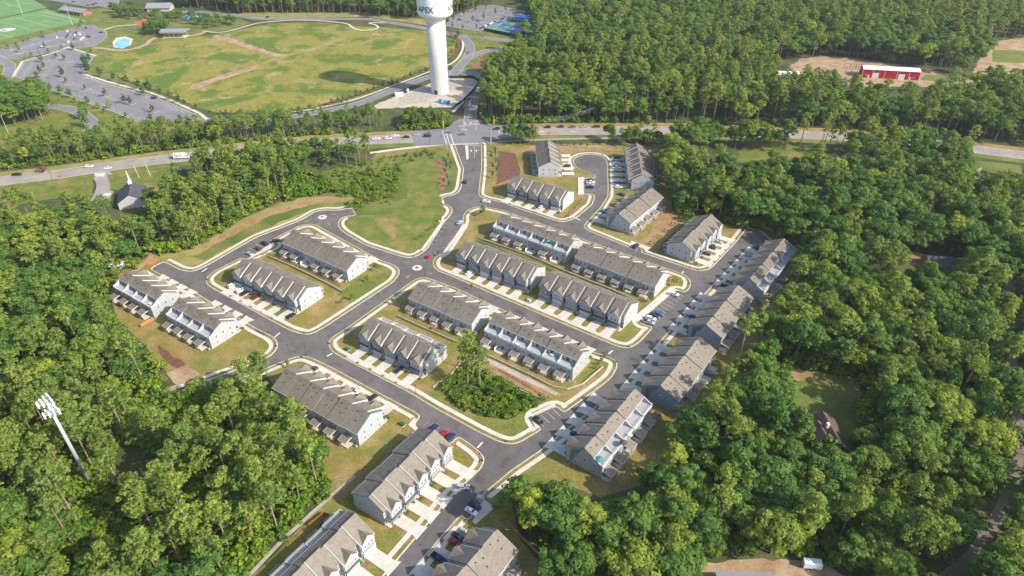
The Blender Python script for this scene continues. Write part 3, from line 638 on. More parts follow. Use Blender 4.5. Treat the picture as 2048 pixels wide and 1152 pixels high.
# junction paint
for a, b, w in (((904, 290), (962, 288), .5), ((918, 253), (940, 250), .5), ((940, 250), (960, 248), .5), ((893, 268), (900, 290), .4), ((899, 262), (908, 290), .5), ((935, 238), (940, 250), .15), ((946, 236), (950, 249), .15),
                ((949, 292), (949, 317), .15), ((937, 292), (961, 292), .4), ((885, 262), (893, 290), .4), ((998, 262), (999, 267), .5), ((951, 244), (957, 241), .3), ((950, 240), (958, 246), .3)):
    line('road_marking', [a, b], w, 0.135)
def arrow(x, y, ang, s=1.0):
    c = G(x, y); mb = MB()
    mb.face([(-2.0, -.18, 0), (0.6, -.18, 0), (0.6, .18, 0), (-2.0, .18, 0)]); mb.face([(0.5, -.75, 0), (2.0, 0, 0), (0.5, .75, 0)])
    mb.face([(-0.6, .18, 0.002), (0.0, 1.1, 0.002), (-0.5, 1.1, 0.002), (-1.0, .18, 0.002)])
    o = struct(mb.build('lane_arrow', 'road_paint', None, (c[0], c[1], 0.137), R(ang))); o.scale = (s, s, s)
for a in ((942.5, 302, 95, 1), (953, 302, 90, 1), (930, 247, -85, 1), (942, 246, -90, 1), (1010, 256, 180, 1.2), (1085, 263, 180, 1.2), (1146, 263, 180, 1.2), (955, 176, 70, 1), (921, 122, 60, 1)): arrow(*a)
t = struct(put('median_island', None)); mb = MB(); mb.prism(GP([(930, 291), (936, 291), (937.5, 316), (935, 320), (932.5, 319)]), 0.05, 0.27, 'z'); struct(mb.build('median_top', 'concrete', t))
# ------------------------------------------------------------------ townhouse rows
W, D, HE, YR, HR, HB = 7.6, 15.0, 6.1, 7.2, 10.3, 6.7
RAISE, GW = 0.62, 6.0        # the garage bay's roof stands proud of the entry strip by RAISE; GW is the bay's width
SF = (HR - HE) / YR; SB = (HR - HB) / (D - YR)
YD = 11.0; ZD = HR - (YD - YR) * SB; DECKZ = 6.0
_cache = {}
def shared(key, fn):
    if key not in _cache: _cache[key] = fn()
    return _cache[key]
def X(mx, a): return (W - a) if mx else a
def bx(mb, mx, x0, x1, *r, m=0):
    a, b = sorted((X(mx, x0), X(mx, x1))); mb.box(a, b, *r, m=m)
# in unit space the garage bay is x 0..GW and the entry strip GW..W (mirrored when mx)
def m_body(mx, deck):
    def f():
        mb = MB(); e = 0.02
        if deck: pr = [(1.5, 0), (D, 0), (D, DECKZ - .05), (YD, DECKZ - .05), (YD, ZD - .15), (YR, HR - .15), (1.5, HE + 1.5 * SF - .15)]
        else: pr = [(1.5, 0), (D, 0), (D, HB - .15), (YR, HR - .15), (1.5, HE + 1.5 * SF - .15)]
        mb.prism(pr, e, W - e, 'x')
        a, b = sorted((X(mx, 0.02), X(mx, GW)))
        mb.prism([(0, 0), (2.0, 0), (YR - .4, HR - .2), (YR - .4, HR + RAISE * .4 - .3), (0, HE + RAISE - .15)], a, b, 'x')
        return mb.mesh('wall', 'siding_white')
    return shared(('body', mx, deck), f)
def m_roof(mx, deck):
    def f():
        mb = MB(); t = 0.22
        ye = YD + 0.35 if deck else D + 0.45
        ze = HR - (ye - YR) * SB
        # rear slope over the whole width, front slope low over the entry strip
        mb.prism([(YR, HR + t), (YR, HR), (ye, ze), (ye, ze + t)], 0, W, 'x', 0)
        a, b = sorted((X(mx, GW + .004), X(mx, W)))
        mb.prism([(1.05, HE + 1.05 * SF), (YR - .003, HR), (YR - .003, HR + t), (1.05, HE + 1.05 * SF + t)], a, b, 'x', 0)
        # raised front slope over the garage bay with its lit side wall
        a, b = sorted((X(mx, -.004), X(mx, GW)))
        y0 = -0.45; z0 = HE + RAISE + y0 * SF
        mb.prism([(y0, z0 - .02), (YR - .002, HR + RAISE * .55 - .02), (YR - .002, HR + RAISE * .55 + t - .02), (y0, z0 + t - .02)], a, b, 'x', 0)
        mb.prism([(YR, HR + t), (YR, HR + RAISE * .55 + t - .02), (YR + 1.6, HR - 1.6 * SB + t)], a, b, 'x', 0)
        return mb.mesh('roof', 'shingle')
    return shared(('roof', mx, deck), f)
def m_barge(mx):
    """pale side boards where the raised bay roof drops to the entry strip, and the eaves boards"""
    def f():
        mb = MB(); a, b = sorted((X(mx, GW + .005), X(mx, GW + .16)))
        mb.prism([(-.5, HE - .5 * SF + RAISE - .75), (YR, HR - .25), (YR, HR + RAISE * .55 + .24), (-.5, HE + RAISE - .5 * SF + .24)], a, b, 'x')
        mb.box(0, W, D + .45, D + .55, HB - .45 * SB - .05, HB - .45 * SB + .2) if False else None
        bx(mb, mx, 0, GW, -.56, -.46, HE + RAISE - .45 * SF - .12, HE + RAISE - .45 * SF + .16)
        return mb.mesh('barge_board', 'fascia')
    return shared(('barge', mx), f)
def m_fascia(deck):
    def f():
        mb = MB(); y = (YD + .36 if deck else D + .46); z = HR - (y - YR) * SB
        mb.box(0, W, y, y + .1, z - .12, z + .2); return mb.mesh('gutter', 'fascia')
    return shared(('fas', deck), f)
def m_gable(mx):
    def f():
        mb = MB(); cx, hw = 3.05, 2.75; zb = HE + RAISE - .5; pk = zb + hw * .88; t = .18
        def slope_y(z): return (z - (HE + RAISE)) / SF
        yp = slope_y(pk + .1)
        for s in (-1, 1):
            xe = cx + s * (hw + .25); ze = zb - .25
            A = [(X(mx, cx), -.75, pk), (X(mx, xe), -.75, ze), (X(mx, xe), max(slope_y(ze), -.3), ze), (X(mx, cx), yp, pk)]
            up = [(p[0], p[1], p[2] + t) for p in A]
            k = [A, up]
            mb.face(up, 0); mb.face(A, 0)
            for i in range(4): j = (i + 1) % 4; mb.face([A[i], A[j], up[j], up[i]], 0 if i != 0 else 1)
        return mb.mesh('gable_roof', ['shingle', 'fascia'])
    return shared(('gable', mx), f)
def m_gwall(mx):
    def f():
        mb = MB(); cx, hw = 3.05, 2.75; zb = HE + RAISE - .5
        a, b = sorted((X(mx, cx - hw), X(mx, cx + hw)))
        mb.prism([(a, 3.1), (b, 3.1), (b, zb), ((a + b) / 2, zb + hw * .88), (a, zb)], -.45, 0.3, 'y')
        return mb.mesh('gable_wall', 'siding_white')
    return shared(('gwall', mx), f)
def m_window(w, h):
    def f():
        mb = MB(); fr = .11
        for q in ((-w / 2 - fr, -w / 2, 0, h), (w / 2, w / 2 + fr, 0, h), (-w / 2 - fr, w / 2 + fr, -fr, 0), (-w / 2 - fr, w / 2 + fr, h, h + fr), (-w / 2, w / 2, h / 2 - .03, h / 2 + .03)):
            mb.box(q[0], q[1], -.09, .02, q[2], q[3], m=0)
        mb.box(-w / 2, w / 2, -.03, .01, 0, h, m=1)
        return mb.mesh('window', ['trim_white', 'glass_dark'])
    return shared(('win', w, h), f)
def m_simple(key, fn): return shared(key, fn)
def garage_mesh(kind):
    def f():
        mb = MB(); mb.box(-2.5, 2.5, -.06, .04, 0, 2.25, m=0)
        for i in range(1, 4): mb.box(-2.5, 2.5, -.075, -.06, i * .56 - .02, i * .56 + .02, m=1)
        mb.box(-2.65, -2.5, -.12, .03, 0, 2.4, m=2); mb.box(2.5, 2.65, -.12, .03, 0, 2.4, m=2); mb.box(-2.65, 2.65, -.12, .03, 2.25, 2.4, m=2)
        return mb.mesh('garage_door', [kind, 'vent_dark', 'trim_white'])
    return shared(('gar', kind), f)
def m_awning():
    def f():
        mb = MB(); mb.prism([(-.62, 2.62), (0, 3.1), (0, 2.6), (-.62, 2.5)], -2.9, 2.9, 'x'); return mb.mesh('garage_awning', 'awning_dark')
    return shared('awn', f)
def m_door(c):
    def f():
        mb = MB(); mb.box(-.5, .5, -.06, .02, .15, 2.25); mb.box(-.65, -.5, -.1, .02, .1, 2.4, m=1); mb.box(.5, .65, -.1, .02, .1, 2.4, m=1); mb.box(-.65, .65, -.1, .02, 2.25, 2.4, m=1)
        return mb.mesh('door', [c, 'trim_white'])
    return shared(('door', c), f)
def m_stoop():
    def f():
        mb = MB(); mb.box(-.8, .8, -1.5, 0, 0, .15, m=1); mb.prism([(-1.35, 2.65), (0, 3.25), (0, 2.95), (-1.35, 2.5)], -.82, .82, 'x', 0); mb.box(-.75, -.6, -1.3, -1.15, .15, 2.55, m=2)
        return mb.mesh('stoop', ['awning_dark', 'concrete', 'trim_white'])
    return shared('stoop', f)
def m_patio():
    def f():
        mb = MB(); mb.box(-2.2, 2.2, 0, 3.4, 0, .25); return mb.mesh('patio', 'concrete')
    return shared('patio', f)
def m_proof():
    def f():
        mb = MB(); mb.prism([(-.1, 3.35), (3.7, 2.75), (3.7, 2.95), (-.1, 3.6)], -2.0, 2.0, 'x', 0); mb.box(-2.0, 2.0, 3.7, 3.8, 2.66, 2.97, m=1)
        for s in (-1, 1): mb.prism([(-.1, 3.2), (3.7, 2.6), (3.7, 2.97), (-.1, 3.62)], s * 2.04 - .04, s * 2.04 + .04, 'x', 1)
        return mb.mesh('porch_roof', ['shingle', 'fascia'])
    return shared('proof', f)
def m_post():
    def f():
        mb = MB(); mb.box(-.09, .09, -.09, .09, .25, 2.75); return mb.mesh('porch_post', 'trim_white')
    return shared('ppost', f)
def m_prail():
    def f():
        mb = MB()
        for z in (.45, .75, 1.05): mb.box(-1.8, 1.8, 3.38, 3.44, z, z + .06)
        for i in range(13): mb.box(-1.8 + i * .3, -1.76 + i * .3, 3.38, 3.43, .25, 1.1)
        return mb.mesh('porch_rail', 'wood_red')
    return shared('prail', f)
def m_pscreen():
    def f():
        mb = MB(); mb.box(-2.65, -2.57, 0, 3.0, 0, 1.95); return mb.mesh('privacy_panel', 'trim_white')
    return shared('pscr', f)
def m_deck():
    def f():
        mb = MB(); mb.box(.1, W - .1, YD + .02, D - .02, DECKZ - .04, DECKZ + .06); return mb.mesh('deck', 'deck_floor')
    return shared('deck', f)
def m_wing():
    """sloping party wall that closes a roof deck on one side"""
    def f():
        mb = MB(); mb.prism([(YD - .2, ZD + .15), (YD - .2, DECKZ), (D + .12, DECKZ), (D + .12, DECKZ + .75), (D - 1.2, DECKZ + .95)], -.17, .17, 'x'); return mb.mesh('wing_wall', 'siding_white')
    return shared('wing', f)
def m_rail():
    def f():
        mb = MB(); mb.box(.2, W - .2, D - .06, D, DECKZ + 1.0, DECKZ + 1.07); mb.box(.2, W - .2, D - .06, D, DECKZ + .12, DECKZ + .18)
        for i in range(30): x = .25 + i * (W - .5) / 29; mb.box(x - .02, x + .02, D - .05, D - .01, DECKZ + .1, DECKZ + 1.0)
        mb.box(0.05, W - .05, D - .02, D + .1, DECKZ - .45, DECKZ + .12)
        return mb.mesh('deck_railing', 'trim_white')
    return shared('rail', f)
def m_vent():
    def f():
        mb = MB(); mb.box(-.22, .22, -.22, .22, 0, .22); return mb.mesh('roof_vent', 'vent_dark')
    return shared('vent', f)
def m_chair():
    def f():
        mb = MB(); mb.box(-.4, .4, -.4, .4, .3, .45); mb.box(-.4, .4, .3, .42, .45, .95); mb.box(-.42, -.34, -.4, .4, .1, .6); mb.box(.34, .42, -.4, .4, .1, .6); return mb.mesh('chair', 'door_dark')
    return shared('chair', f)

def matslot(o, i, name):
    o.material_slots[i].link = 'OBJECT'; o.material_slots[i].material = M[name]
DRIVES = []; ROWS = []
rr = random.Random(7)
def townrow(name_label, anchor, px, ang, n, cols, deck=False, mx=False, L=9.6, h=0.0, shingles='shingle', porches=True, redrail=True, near_panel=True, frontcars=None, tall=1.0, drives=True, length=None):
    """anchor: F0/F1 front corner at the low/high end of the row, R0/R1 rear corner; ang: direction of the row in degrees"""
    a = R(ang); ux = (math.cos(a), math.sin(a)); uy = (-math.sin(a), math.cos(a)); p = G(px[0], px[1], h)
    ox, oy = p; sx = (length / (n * W)) if length else 1.0
    if anchor[1] == '1': ox -= ux[0] * n * W * sx; oy -= ux[1] * n * W * sx
    if anchor[0] == 'R': ox -= uy[0] * D; oy -= uy[1] * D
    t = thing('townhouse_row', name_label, 'townhouses', (ox, oy, 0.1), a); t.scale = (sx, 1, 1)
    def P(name, me, loc=(0, 0, 0), parent=None, rz=0): return put(name, me, parent or t, loc, rz)
    ROWS.append((ox, oy, a, n * sx))
    last = 0
    for i in range(n):
        x = i * W; dz = (0.0, 0.18, -0.04, 0.22, 0.05, 0.2)[i % 6] if n > 1 else 0; dy = (0, .25, 0, .3, .1, .25)[i % 6]
        c = cols[i % len(cols)]; dl = (x, dy, dz)
        w_ = P('wall', m_body(mx, deck), (x, dy, dz - .0)); matslot(w_, 0, c[0])
        r_ = P('roof', m_roof(mx, deck), dl); matslot(r_, 0, shingles)
        P('barge_board', m_barge(mx), dl); P('gutter', m_fascia(deck), dl)
        g_ = P('gable_roof', m_gable(mx), dl); gw = P('gable_wall', m_gwall(mx), dl); matslot(gw, 0, c[1])
        gx = X(mx, 3.05)
        nw = (3, 2, 3, 3)[rr.randrange(4)]; ww, hh = ((.75, 1.25) if nw == 3 else (.95, 1.3))
        for k in range(nw):
            q = (k - (nw - 1) / 2) * (1.45 if nw == 3 else 1.7); P('window', m_window(ww, hh), (x + gx + q, dy - .46, dz + 3.85))
        P('garage_door', garage_mesh('garage_grey' if rr.random() < .65 else 'garage_white'), (x + gx, dy - .47, 0))
        if rr.random() < .6: P('garage_awning', m_awning(), (x + gx, dy - .46, dz))
        ex = X(mx, (GW + W) / 2); P('door', m_door('door_dark' if rr.random() < .7 else 'door_red'), (x + ex, dy + 1.48, 0)); P('stoop', m_stoop(), (x + ex, dy + 1.5, 0))
        P('window', m_window(.6, 1.1), (x + ex, dy + 1.49, dz + 4.0))
        vd = P('roof_vent', m_vent(), (x + X(mx, 2.2), dy + YR + 1.3, dz + HR - 1.3 * SB + .2)); P('roof_vent', m_vent(), (x + X(mx, 4.9), dy + YR + 2.2, dz + HR - 2.2 * SB + .2))
        if not deck: P('roof_vent', m_vent(), (x + X(mx, 3.9), dy + YR + 4.4, dz + HR - 4.4 * SB + .2))
        # rear
        rz = math.pi
        for q, z in (((1.5, 3.7), (3.8, 3.7), (6.1, 3.7)) if not deck else ((1.6, 3.5), (5.9, 3.5))):
            P('window', m_window(.85, 1.3), (x + q, dy + D + .02, dz + z), rz=rz)
        P('patio_door', m_window(1.7, 2.0), (x + X(mx, 2.4), dy + D + .02, .28), rz=rz); P('window', m_window(.9, 1.3), (x + X(mx, 5.9), dy + D + .02, .95), rz=rz)
        if deck:
            P('window', m_window(.8, 1.1), (x + 1.9, dy + YD + .02, dz + DECKZ + .75), rz=rz); P('deck_door', m_window(1.6, 1.85), (x + 5.0, dy + YD + .02, dz + DECKZ + .1), rz=rz)
            P('deck', m_deck(), dl); P('deck_railing', m_rail(), dl); wg = P('wing_wall', m_wing(), dl)
            if i == n - 1: P('wing_wall', m_wing(), (x + W, dy, dz))
        put('air_conditioner', shared('ac', lambda: (lambda mb: (mb.box(-.4, .4, -.4, .4, 0, .8), mb.tube((0, 0, .8), (0, 0, .84), .3, seg=10, m=1), mb.mesh('air_conditioner', ['pole_grey', 'vent_dark']))[2])(MB())), t, (x + X(mx, 6.6), dy + D + .9, 0))
        if porches:
            kind = rr.random()
            P('patio', m_patio(), (x + X(mx, 2.5), dy + D, 0))
            if kind < .86:
                pr = put('porch', None, t, (x + X(mx, 2.5), dy + D, 0)); ro = P('porch_roof', m_proof(), parent=pr); matslot(ro, 0, shingles)
                for q in (-1.85, 1.85): P('porch_post', m_post(), (q, 3.45, 0), parent=pr)
                if redrail and rr.random() < .6: P('porch_rail', m_prail(), parent=pr)
            P('privacy_panel', m_pscreen(), (x + X(mx, 2.5) + (0 if not mx else 5.2), dy + D, 0))
    # gable-end walls: windows on each end
    for s, xe, ra in ((0, .0, -math.pi / 2), (1, n * W, math.pi / 2)):
        c = cols[0 if s == 0 else (n - 1) % len(cols)]
        dy0 = 0 if s == 0 else (0, .25, 0, .3, .1, .25)[(n - 1) % 6]
        for y, z in ((4.0, 1.2), (4.2, 4.2), (7.8, 4.4), (11.8, 1.2), (11.6, 4.2)):
            if z > 2.8 and deck and y > 12: continue
            P('window', m_window(.75, 1.25), (xe + (.012 if s == 0 else -.012), y + dy0, z), rz=ra)
    # driveways and front gardens
    if drives:
        for i in range(n):
            x = i * W; gx = x + X(mx, 3.05)
            def Wd(pts): return [(ox + ux[0] * u * sx + uy[0] * v, oy + ux[1] * u * sx + uy[1] * v) for u, v in pts]
            dr = sheet('driveway', Wd([(gx - 2.33, 0), (gx - 2.33, -L + 2.6), (gx - 3.2, -L + .3), (gx + 3.2, -L + .3), (gx + 2.33, -L + 2.6), (gx + 2.33, 0)]), 0.195, 'kerb_concrete')
            ny = 3; sl = (L - 2.65) / ny
            for ky in range(ny):
                for kx in (-1, 1):
                    me = shared(('slab', round(sl, 2)), lambda: (lambda mb: (mb.box(-1.14, 1.14, -sl / 2 + .04, sl / 2 - .04, 0, .03), mb.mesh('slab', 'concrete'))[1])(MB()))
                    cx_, cy_ = Wd([(gx + kx * 1.17, -sl * (ky + .5))])[0]; sb = put('slab', me, dr, (cx_, cy_, .2 + .004 * ((ky + i) % 3)), a)
            mb = MB(); mb.face([(*q_, .232) for q_ in Wd([(gx - 2.33, -L + 2.58), (gx - 3.15, -L + .3), (gx - .03, -L + .3), (gx - .03, -L + 2.58)])]); mb.build('slab', 'concrete', dr)
            mb = MB(); mb.face([(*q_, .230) for q_ in Wd([(gx + .03, -L + 2.58), (gx + .03, -L + .3), (gx + 3.15, -L + .3), (gx + 2.33, -L + 2.58)])]); mb.build('slab', 'concrete', dr)
            ex = x + X(mx, (GW + W) / 2 + .1)
            sheet('front_walk', Wd([(ex - .55, 1.5), (ex - .55, -1.0), (ex + .55, -1.0), (ex + .55, 1.5)]), 0.211, 'concrete')
            sheet('planting_bed', Wd([(ex - .7, -1.0), (ex - .7, -2.8), (ex + 1.0, -2.8), (ex + 1.0, -1.0)]), 0.205, 'pine_straw')
            DRIVES.append((Wd([(ex + .2, -1.9)])[0], i))
    return t
wht = ('siding_white', 'siding_white'); pal = ('siding_pale', 'siding_pale'); gry = ('siding_pale', 'siding_grey'); blu = ('siding_pale', 'siding_blue')
slt = ('siding_sage', 'siding_slate'); tau = ('siding_sage', 'siding_taupe'); gg = ('siding_grey', 'siding_grey'); sage = ('siding_sage', 'siding_sage'); bb = ('siding_blue', 'siding_blue')
townrow('six-house townhouse row with two white and three dark cars on its drives, west block', 'F1', (598.4, 627.7), -33.1, 6, [gry, ('siding_white', 'siding_white'), gry, gry, blu, ('siding_white', 'siding_slate')], L=9.6, length=45.8)
townrow('townhouse row with covered porches facing the low wall of the west block, its drives by the meadow corner', 'R0', (697.6, 563.6), 145.8, 6, [pal, wht, wht, blu, pal, pal], mx=False, L=9.4) if False else None
townrow('townhouse row with rear porches and pale blue end wall, north side of the west block', 'R0', (697.6, 563.6), 145.6, 6, [pal, pal, wht, blu, bb, pal], mx=True, L=9.2, length=47.8)
townrow('five-house townhouse row with white end wall and porches, behind the row with green bins', 'R0', (944.5, 672), 146.3, 5, [wht, wht, pal, pal, wht], mx=True, L=9.0, length=37)
townrow('five-house townhouse row with four green bins out front, beside the pine grove', 'F1', (849, 755.4), -33.7, 5, [sage, slt, gry, slt, blu][::-1], deck=True, L=9.6, length=36.6)
townrow('six-house townhouse row with white roof decks and rear porches, just above the grove', 'R0', (1144.4, 762.5), 145.1, 6, [sage, pal, pal, wht, pal, pal], deck=True, mx=True, L=8.8, length=45.4)
townrow('six-house townhouse row with one white car on its drives, north side of the middle street', 'F1', (1057.8, 585.6), -33.6, 6, [blu, slt, gry, tau, gry, ('siding_white', 'siding_grey')], L=8.6, length=44.5)
townrow('six-house townhouse row with a white front at its lower end by the angled bays', 'F1', (1242.8, 661.7), -36.0, 6, [slt, ('siding_white', 'siding_white'), gry, gry, slt, ('siding_white', 'siding_white')], L=8.8, length=45.6)
townrow('six-house townhouse row with roof decks and a turquoise parasol below the curving street', 'R0', (1131.5, 526.8), 144.4, 6, [sage, sage, bb, blu, pal, pal], deck=True, mx=True, L=8.0, shingles='shingle', length=47.4)
townrow('six-house townhouse row with six rear porches above the bright green back lawn', 'R0', (1307.5, 596), 143.7, 6, [wht, gg, blu, sage, sage, wht], mx=True, L=8.4)
townrow('five-house townhouse row with a white end wall above the brown planted bank', 'F1', (1122.8, 424), -32.6, 5, [gry, slt, tau, ('siding_white', 'siding_white'), ('siding_white', 'siding_grey')], L=8.6, length=38)
townrow('five-house townhouse row with a broad white end wall, west of the cul-de-sac', 'F0', (1122.6, 353.3), 91.0, 5, [wht, wht, pal, wht, pal], mx=True, L=9.0, length=35)
townrow('six-house townhouse row with four white vehicles on its drives, east of the cul-de-sac', 'F1', (1256, 380), -95.0, 6, [sage, pal, wht, sage, pal, sage], L=9.5, deck=False, length=49.5)
townrow('five-house townhouse row with pale end wall and white porches, left of the clay bank', 'R1', (1257.7, 469), -127.0, 5, [wht, pal, wht, wht, pal], mx=True, L=9.0, length=40.2)
townrow('five-house townhouse row facing two black cars and a white one, right of the clay bank', 'F0', (1384, 527), 53.0, 5, [wht, wht, pal, wht, wht], mx=True, L=9.4, length=36.9)
townrow('topmost townhouse row of the east street, with roof decks toward the trees', 'F1', (1462, 583.5), -127.5, 6, [blu, sage, sage, bb, sage, sage], deck=True, mx=True, L=9.8, length=48)
townrow('tree-shaded townhouse row with a dull blue end wall, east street', 'F1', (1374, 675), -126.5, 5, [bb, bb, pal, bb, bb], mx=True, L=10.0, shingles='shingle_light', near_panel=False)
townrow('townhouse row with a long pale blue end wall above the taupe row, east street', 'F1', (1281.5, 796), -126.0, 5, [('siding_pale', 'siding_pale'), bb, ('siding_pale', 'siding_pale'), bb, bb], mx=True, L=10.0, shingles='shingle_light')
townrow('taupe townhouse row with furnished white roof decks and green parasol, bottom of the east street', 'F1', (1131, 918.8), -126.5, 5, [('siding_taupe', 'siding_taupe'), sage, ('siding_taupe', 'siding_taupe'), bb, sage], deck=True, mx=True, L=10.2, shingles='shingle_light')
townrow('townhouse row at the lower edge with a red car and dark pickup on drives', 'R0', (1035, 1099.6), -126.0, 4, [sage, bb, sage, sage], mx=True, L=10.0, h=6.5, shingles='shingle_light')
townrow('five-house townhouse row with white fronts and wide drives, behind the silver car crossing the street', 'F0', (777, 1055), 57.0, 5, [('siding_pale', 'siding_white'), ('siding_pale', 'siding_white'), pal, wht, wht], mx=True, L=11.2, shingles='shingle_light', length=35.2)
townrow('townhouse row cut by the lower edge, with a red timber fence behind', 'F1', (753, 1091), 55.5, 4, [wht, ('siding_pale', 'siding_white'), wht, ('siding_pale', 'siding_white')], mx=True, L=11.0, deck=True, shingles='shingle_light')
townrow('six-house townhouse row whose far end is hidden by pines, pale blue end wall', 'R0', (719.5, 892.7), 147.0, 6, [pal, blu, wht, blu, sage, pal], mx=True, L=9.0)
townrow('four-house townhouse row with white roof decks and an orange fence behind, nearest the western woods', 'R0', (310, 637), 146.0, 4, [sage, pal, sage, bb], deck=True, mx=True, L=9.4)
townrow('four-house townhouse row with white roof decks and red-railed porches above a brown lawn', 'R0', (425, 698.5), 146.5, 4, [sage, pal, pal, pal], deck=True, mx=True, L=9.4)

# ------------------------------------------------------------------ vehicles
def car_meshes(kind):
    L_, W_, prof, cab = {
        'sedan': (4.7, 1.82, [(-2.35, .35), (-2.35, .85), (-1.55, .98), (1.0, .98), (2.2, .82), (2.35, .6), (2.35, .3)], [(-1.7, .96), (-1.15, 1.42), (.25, 1.44), (1.05, .97)]),
        'suv': (4.8, 1.92, [(-2.4, .4), (-2.4, 1.0), (-2.25, 1.08), (1.15, 1.10), (2.25, .98), (2.4, .7), (2.4, .35)], [(-2.3, 1.06), (-2.05, 1.68), (.3, 1.72), (1.2, 1.08)]),
        'pickup': (5.7, 1.98, [(-2.85, .5), (-2.85, 1.12), (-.9, 1.12), (1.5, 1.16), (2.75, 1.08), (2.85, .75), (2.85, .45)], [(-.85, 1.1), (-.7, 1.78), (.75, 1.82), (1.55, 1.14)]),
        'van': (6.6, 2.1, [(-3.3, .45), (-3.3, 1.1), (1.9, 1.1), (2.9, 1.05), (3.3, .8), (3.3, .4)], [(-3.28, 1.08), (-3.25, 2.75), (1.3, 2.75), (1.9, 1.9), (2.75, 1.05)])}[kind]
    def body():
        mb = MB(); hw = W_ / 2
        mb.prism(prof, -hw, hw, 'y')
        # cabin: roof and pillars in paint, narrower at the top
        k = [(p[0], p[1]) for p in cab]; t = hw - .09; u = hw - .24
        lo = [k[0], k[-1]]; hi = k[1:-1]
        base = [(lo[0][0], -t, lo[0][1]), (lo[1][0], -t, lo[1][1]), (lo[1][0], t, lo[1][1]), (lo[0][0], t, lo[0][1])]
        top = [(hi[0][0], -u, hi[0][1]), (hi[-1][0], -u, hi[-1][1]), (hi[-1][0], u, hi[-1][1]), (hi[0][0], u, hi[0][1])]
        mb.face(top)
        for i in range(4): j = (i + 1) % 4; mb.face([base[i], base[j], top[j], top[i]])
        if kind == 'pickup': mb.box(-2.75, -1.0, -hw + .12, hw - .12, 1.1, 1.125, m=1); mb.box(-2.8, -2.72, -hw + .05, hw - .05, 1.12, 1.3); mb.box(-2.8, -.9, -hw + .02, -hw + .12, 1.12, 1.3); mb.box(-2.8, -.9, hw - .12, hw - .02, 1.12, 1.3)
        return mb.mesh('body', ['paint_white', 'tyre'])
    def glass():
        mb = MB(); hw = W_ / 2; t = hw - .09; u = hw - .24; k = cab; e = .025
        a, b, c, d = k[0], k[1], k[-2], k[-1]
        def lerp(p, q, s): return (p[0] + (q[0] - p[0]) * s, p[1] + (q[1] - p[1]) * s)
        if kind != 'van':
            for s in (-1, 1):   # side windows
                for f0, f1 in ((.08, .47), (.53, .92)):
                    def pt(f, v):
                        lo = lerp(a, d, f); hi = lerp(b, c, f); q = lerp(lo, hi, v); y = s * (t + (u - t) * v + e); return (q[0], y, q[1])
                    mb.face([pt(f0, .15), pt(f1, .15), pt(f1, .85), pt(f0, .85)])
            r0, r1 = lerp(a, b, .15), lerp(a, b, .9); mb.face([(r0[0] - e, -t + .12, r0[1] + e), (r0[0] - e, t - .12, r0[1] + e), (r1[0] - e, u - .05, r1[1] + e), (r1[0] - e, -u + .05, r1[1] + e)])
            w0, w1 = lerp(d, c, .1), lerp(d, c, .92)
        else:
            w0, w1 = (2.7, 1.15), (1.95, 1.85)
            for s in (-1, 1): mb.face([(1.2, s * (t + e - .02), 1.3), (2.2, s * (t + e), 1.3), (1.8, s * (t - .02), 1.85), (1.2, s * (t - .02), 1.95)])
        mb.face([(w0[0] + e, -t + .1, w0[1] + e), (w0[0] + e, t - .1, w0[1] + e), (w1[0] + e, u - .04, w1[1] + e), (w1[0] + e, -u + .04, w1[1] + e)])
        return mb.mesh('windows', 'glass_dark')
    def wheel():
        mb = MB(); r = .33 if kind == 'sedan' else .37
        mb.tube((0, -.11, 0), (0, .11, 0), r, seg=12, m=0); mb.tube((0, -.13, 0), (0, .13, 0), r * .55, seg=8, m=1); return mb.mesh('wheel', ['tyre', 'metal_galv'])
    def lamp(m):
        mb = MB(); mb.box(-.04, .05, -.22, .22, -.07, .08); return mb.mesh('lamp', m)
    return dict(L=L_, W=W_, body=shared(('cb', kind), body), glass=shared(('cg', kind), glass), wheel=shared(('cw', kind), wheel),
                head=shared('ch', lambda: lamp('lamp_glass')), tail=shared('ct', lambda: lamp('tail_red')))
def carpos(x, y, ang, kind, paint, label, group=None, name='parked_car', z=0.12):
    c = G(x, y); d = car_meshes(kind); t = thing(name, label, {'van': 'van', 'pickup': 'pickup'}.get(kind, 'car'), (c[0], c[1], z), R(ang), group)
    b = put('body', d['body'], t); matslot(b, 0, 'paint_' + paint); put('windows', d['glass'], t)
    wb = d['L'] * .3; r = .33 if kind == 'sedan' else .37
    for sx in (-1, 1):
        for sy in (-1, 1): put('wheel', d['wheel'], t, (sx * wb, sy * (d['W'] / 2 - .1), r))
    zl = .72 if kind == 'sedan' else .85
    for sy in (-1, 1): put('headlight', d['head'], t, (d['L'] / 2 - .02, sy * (d['W'] / 2 - .32), zl - .03)); put('tail_light', d['tail'], t, (-d['L'] / 2 - .0, sy * (d['W'] / 2 - .3), zl))
    return t
A_, B_ = -34.5, 55.5
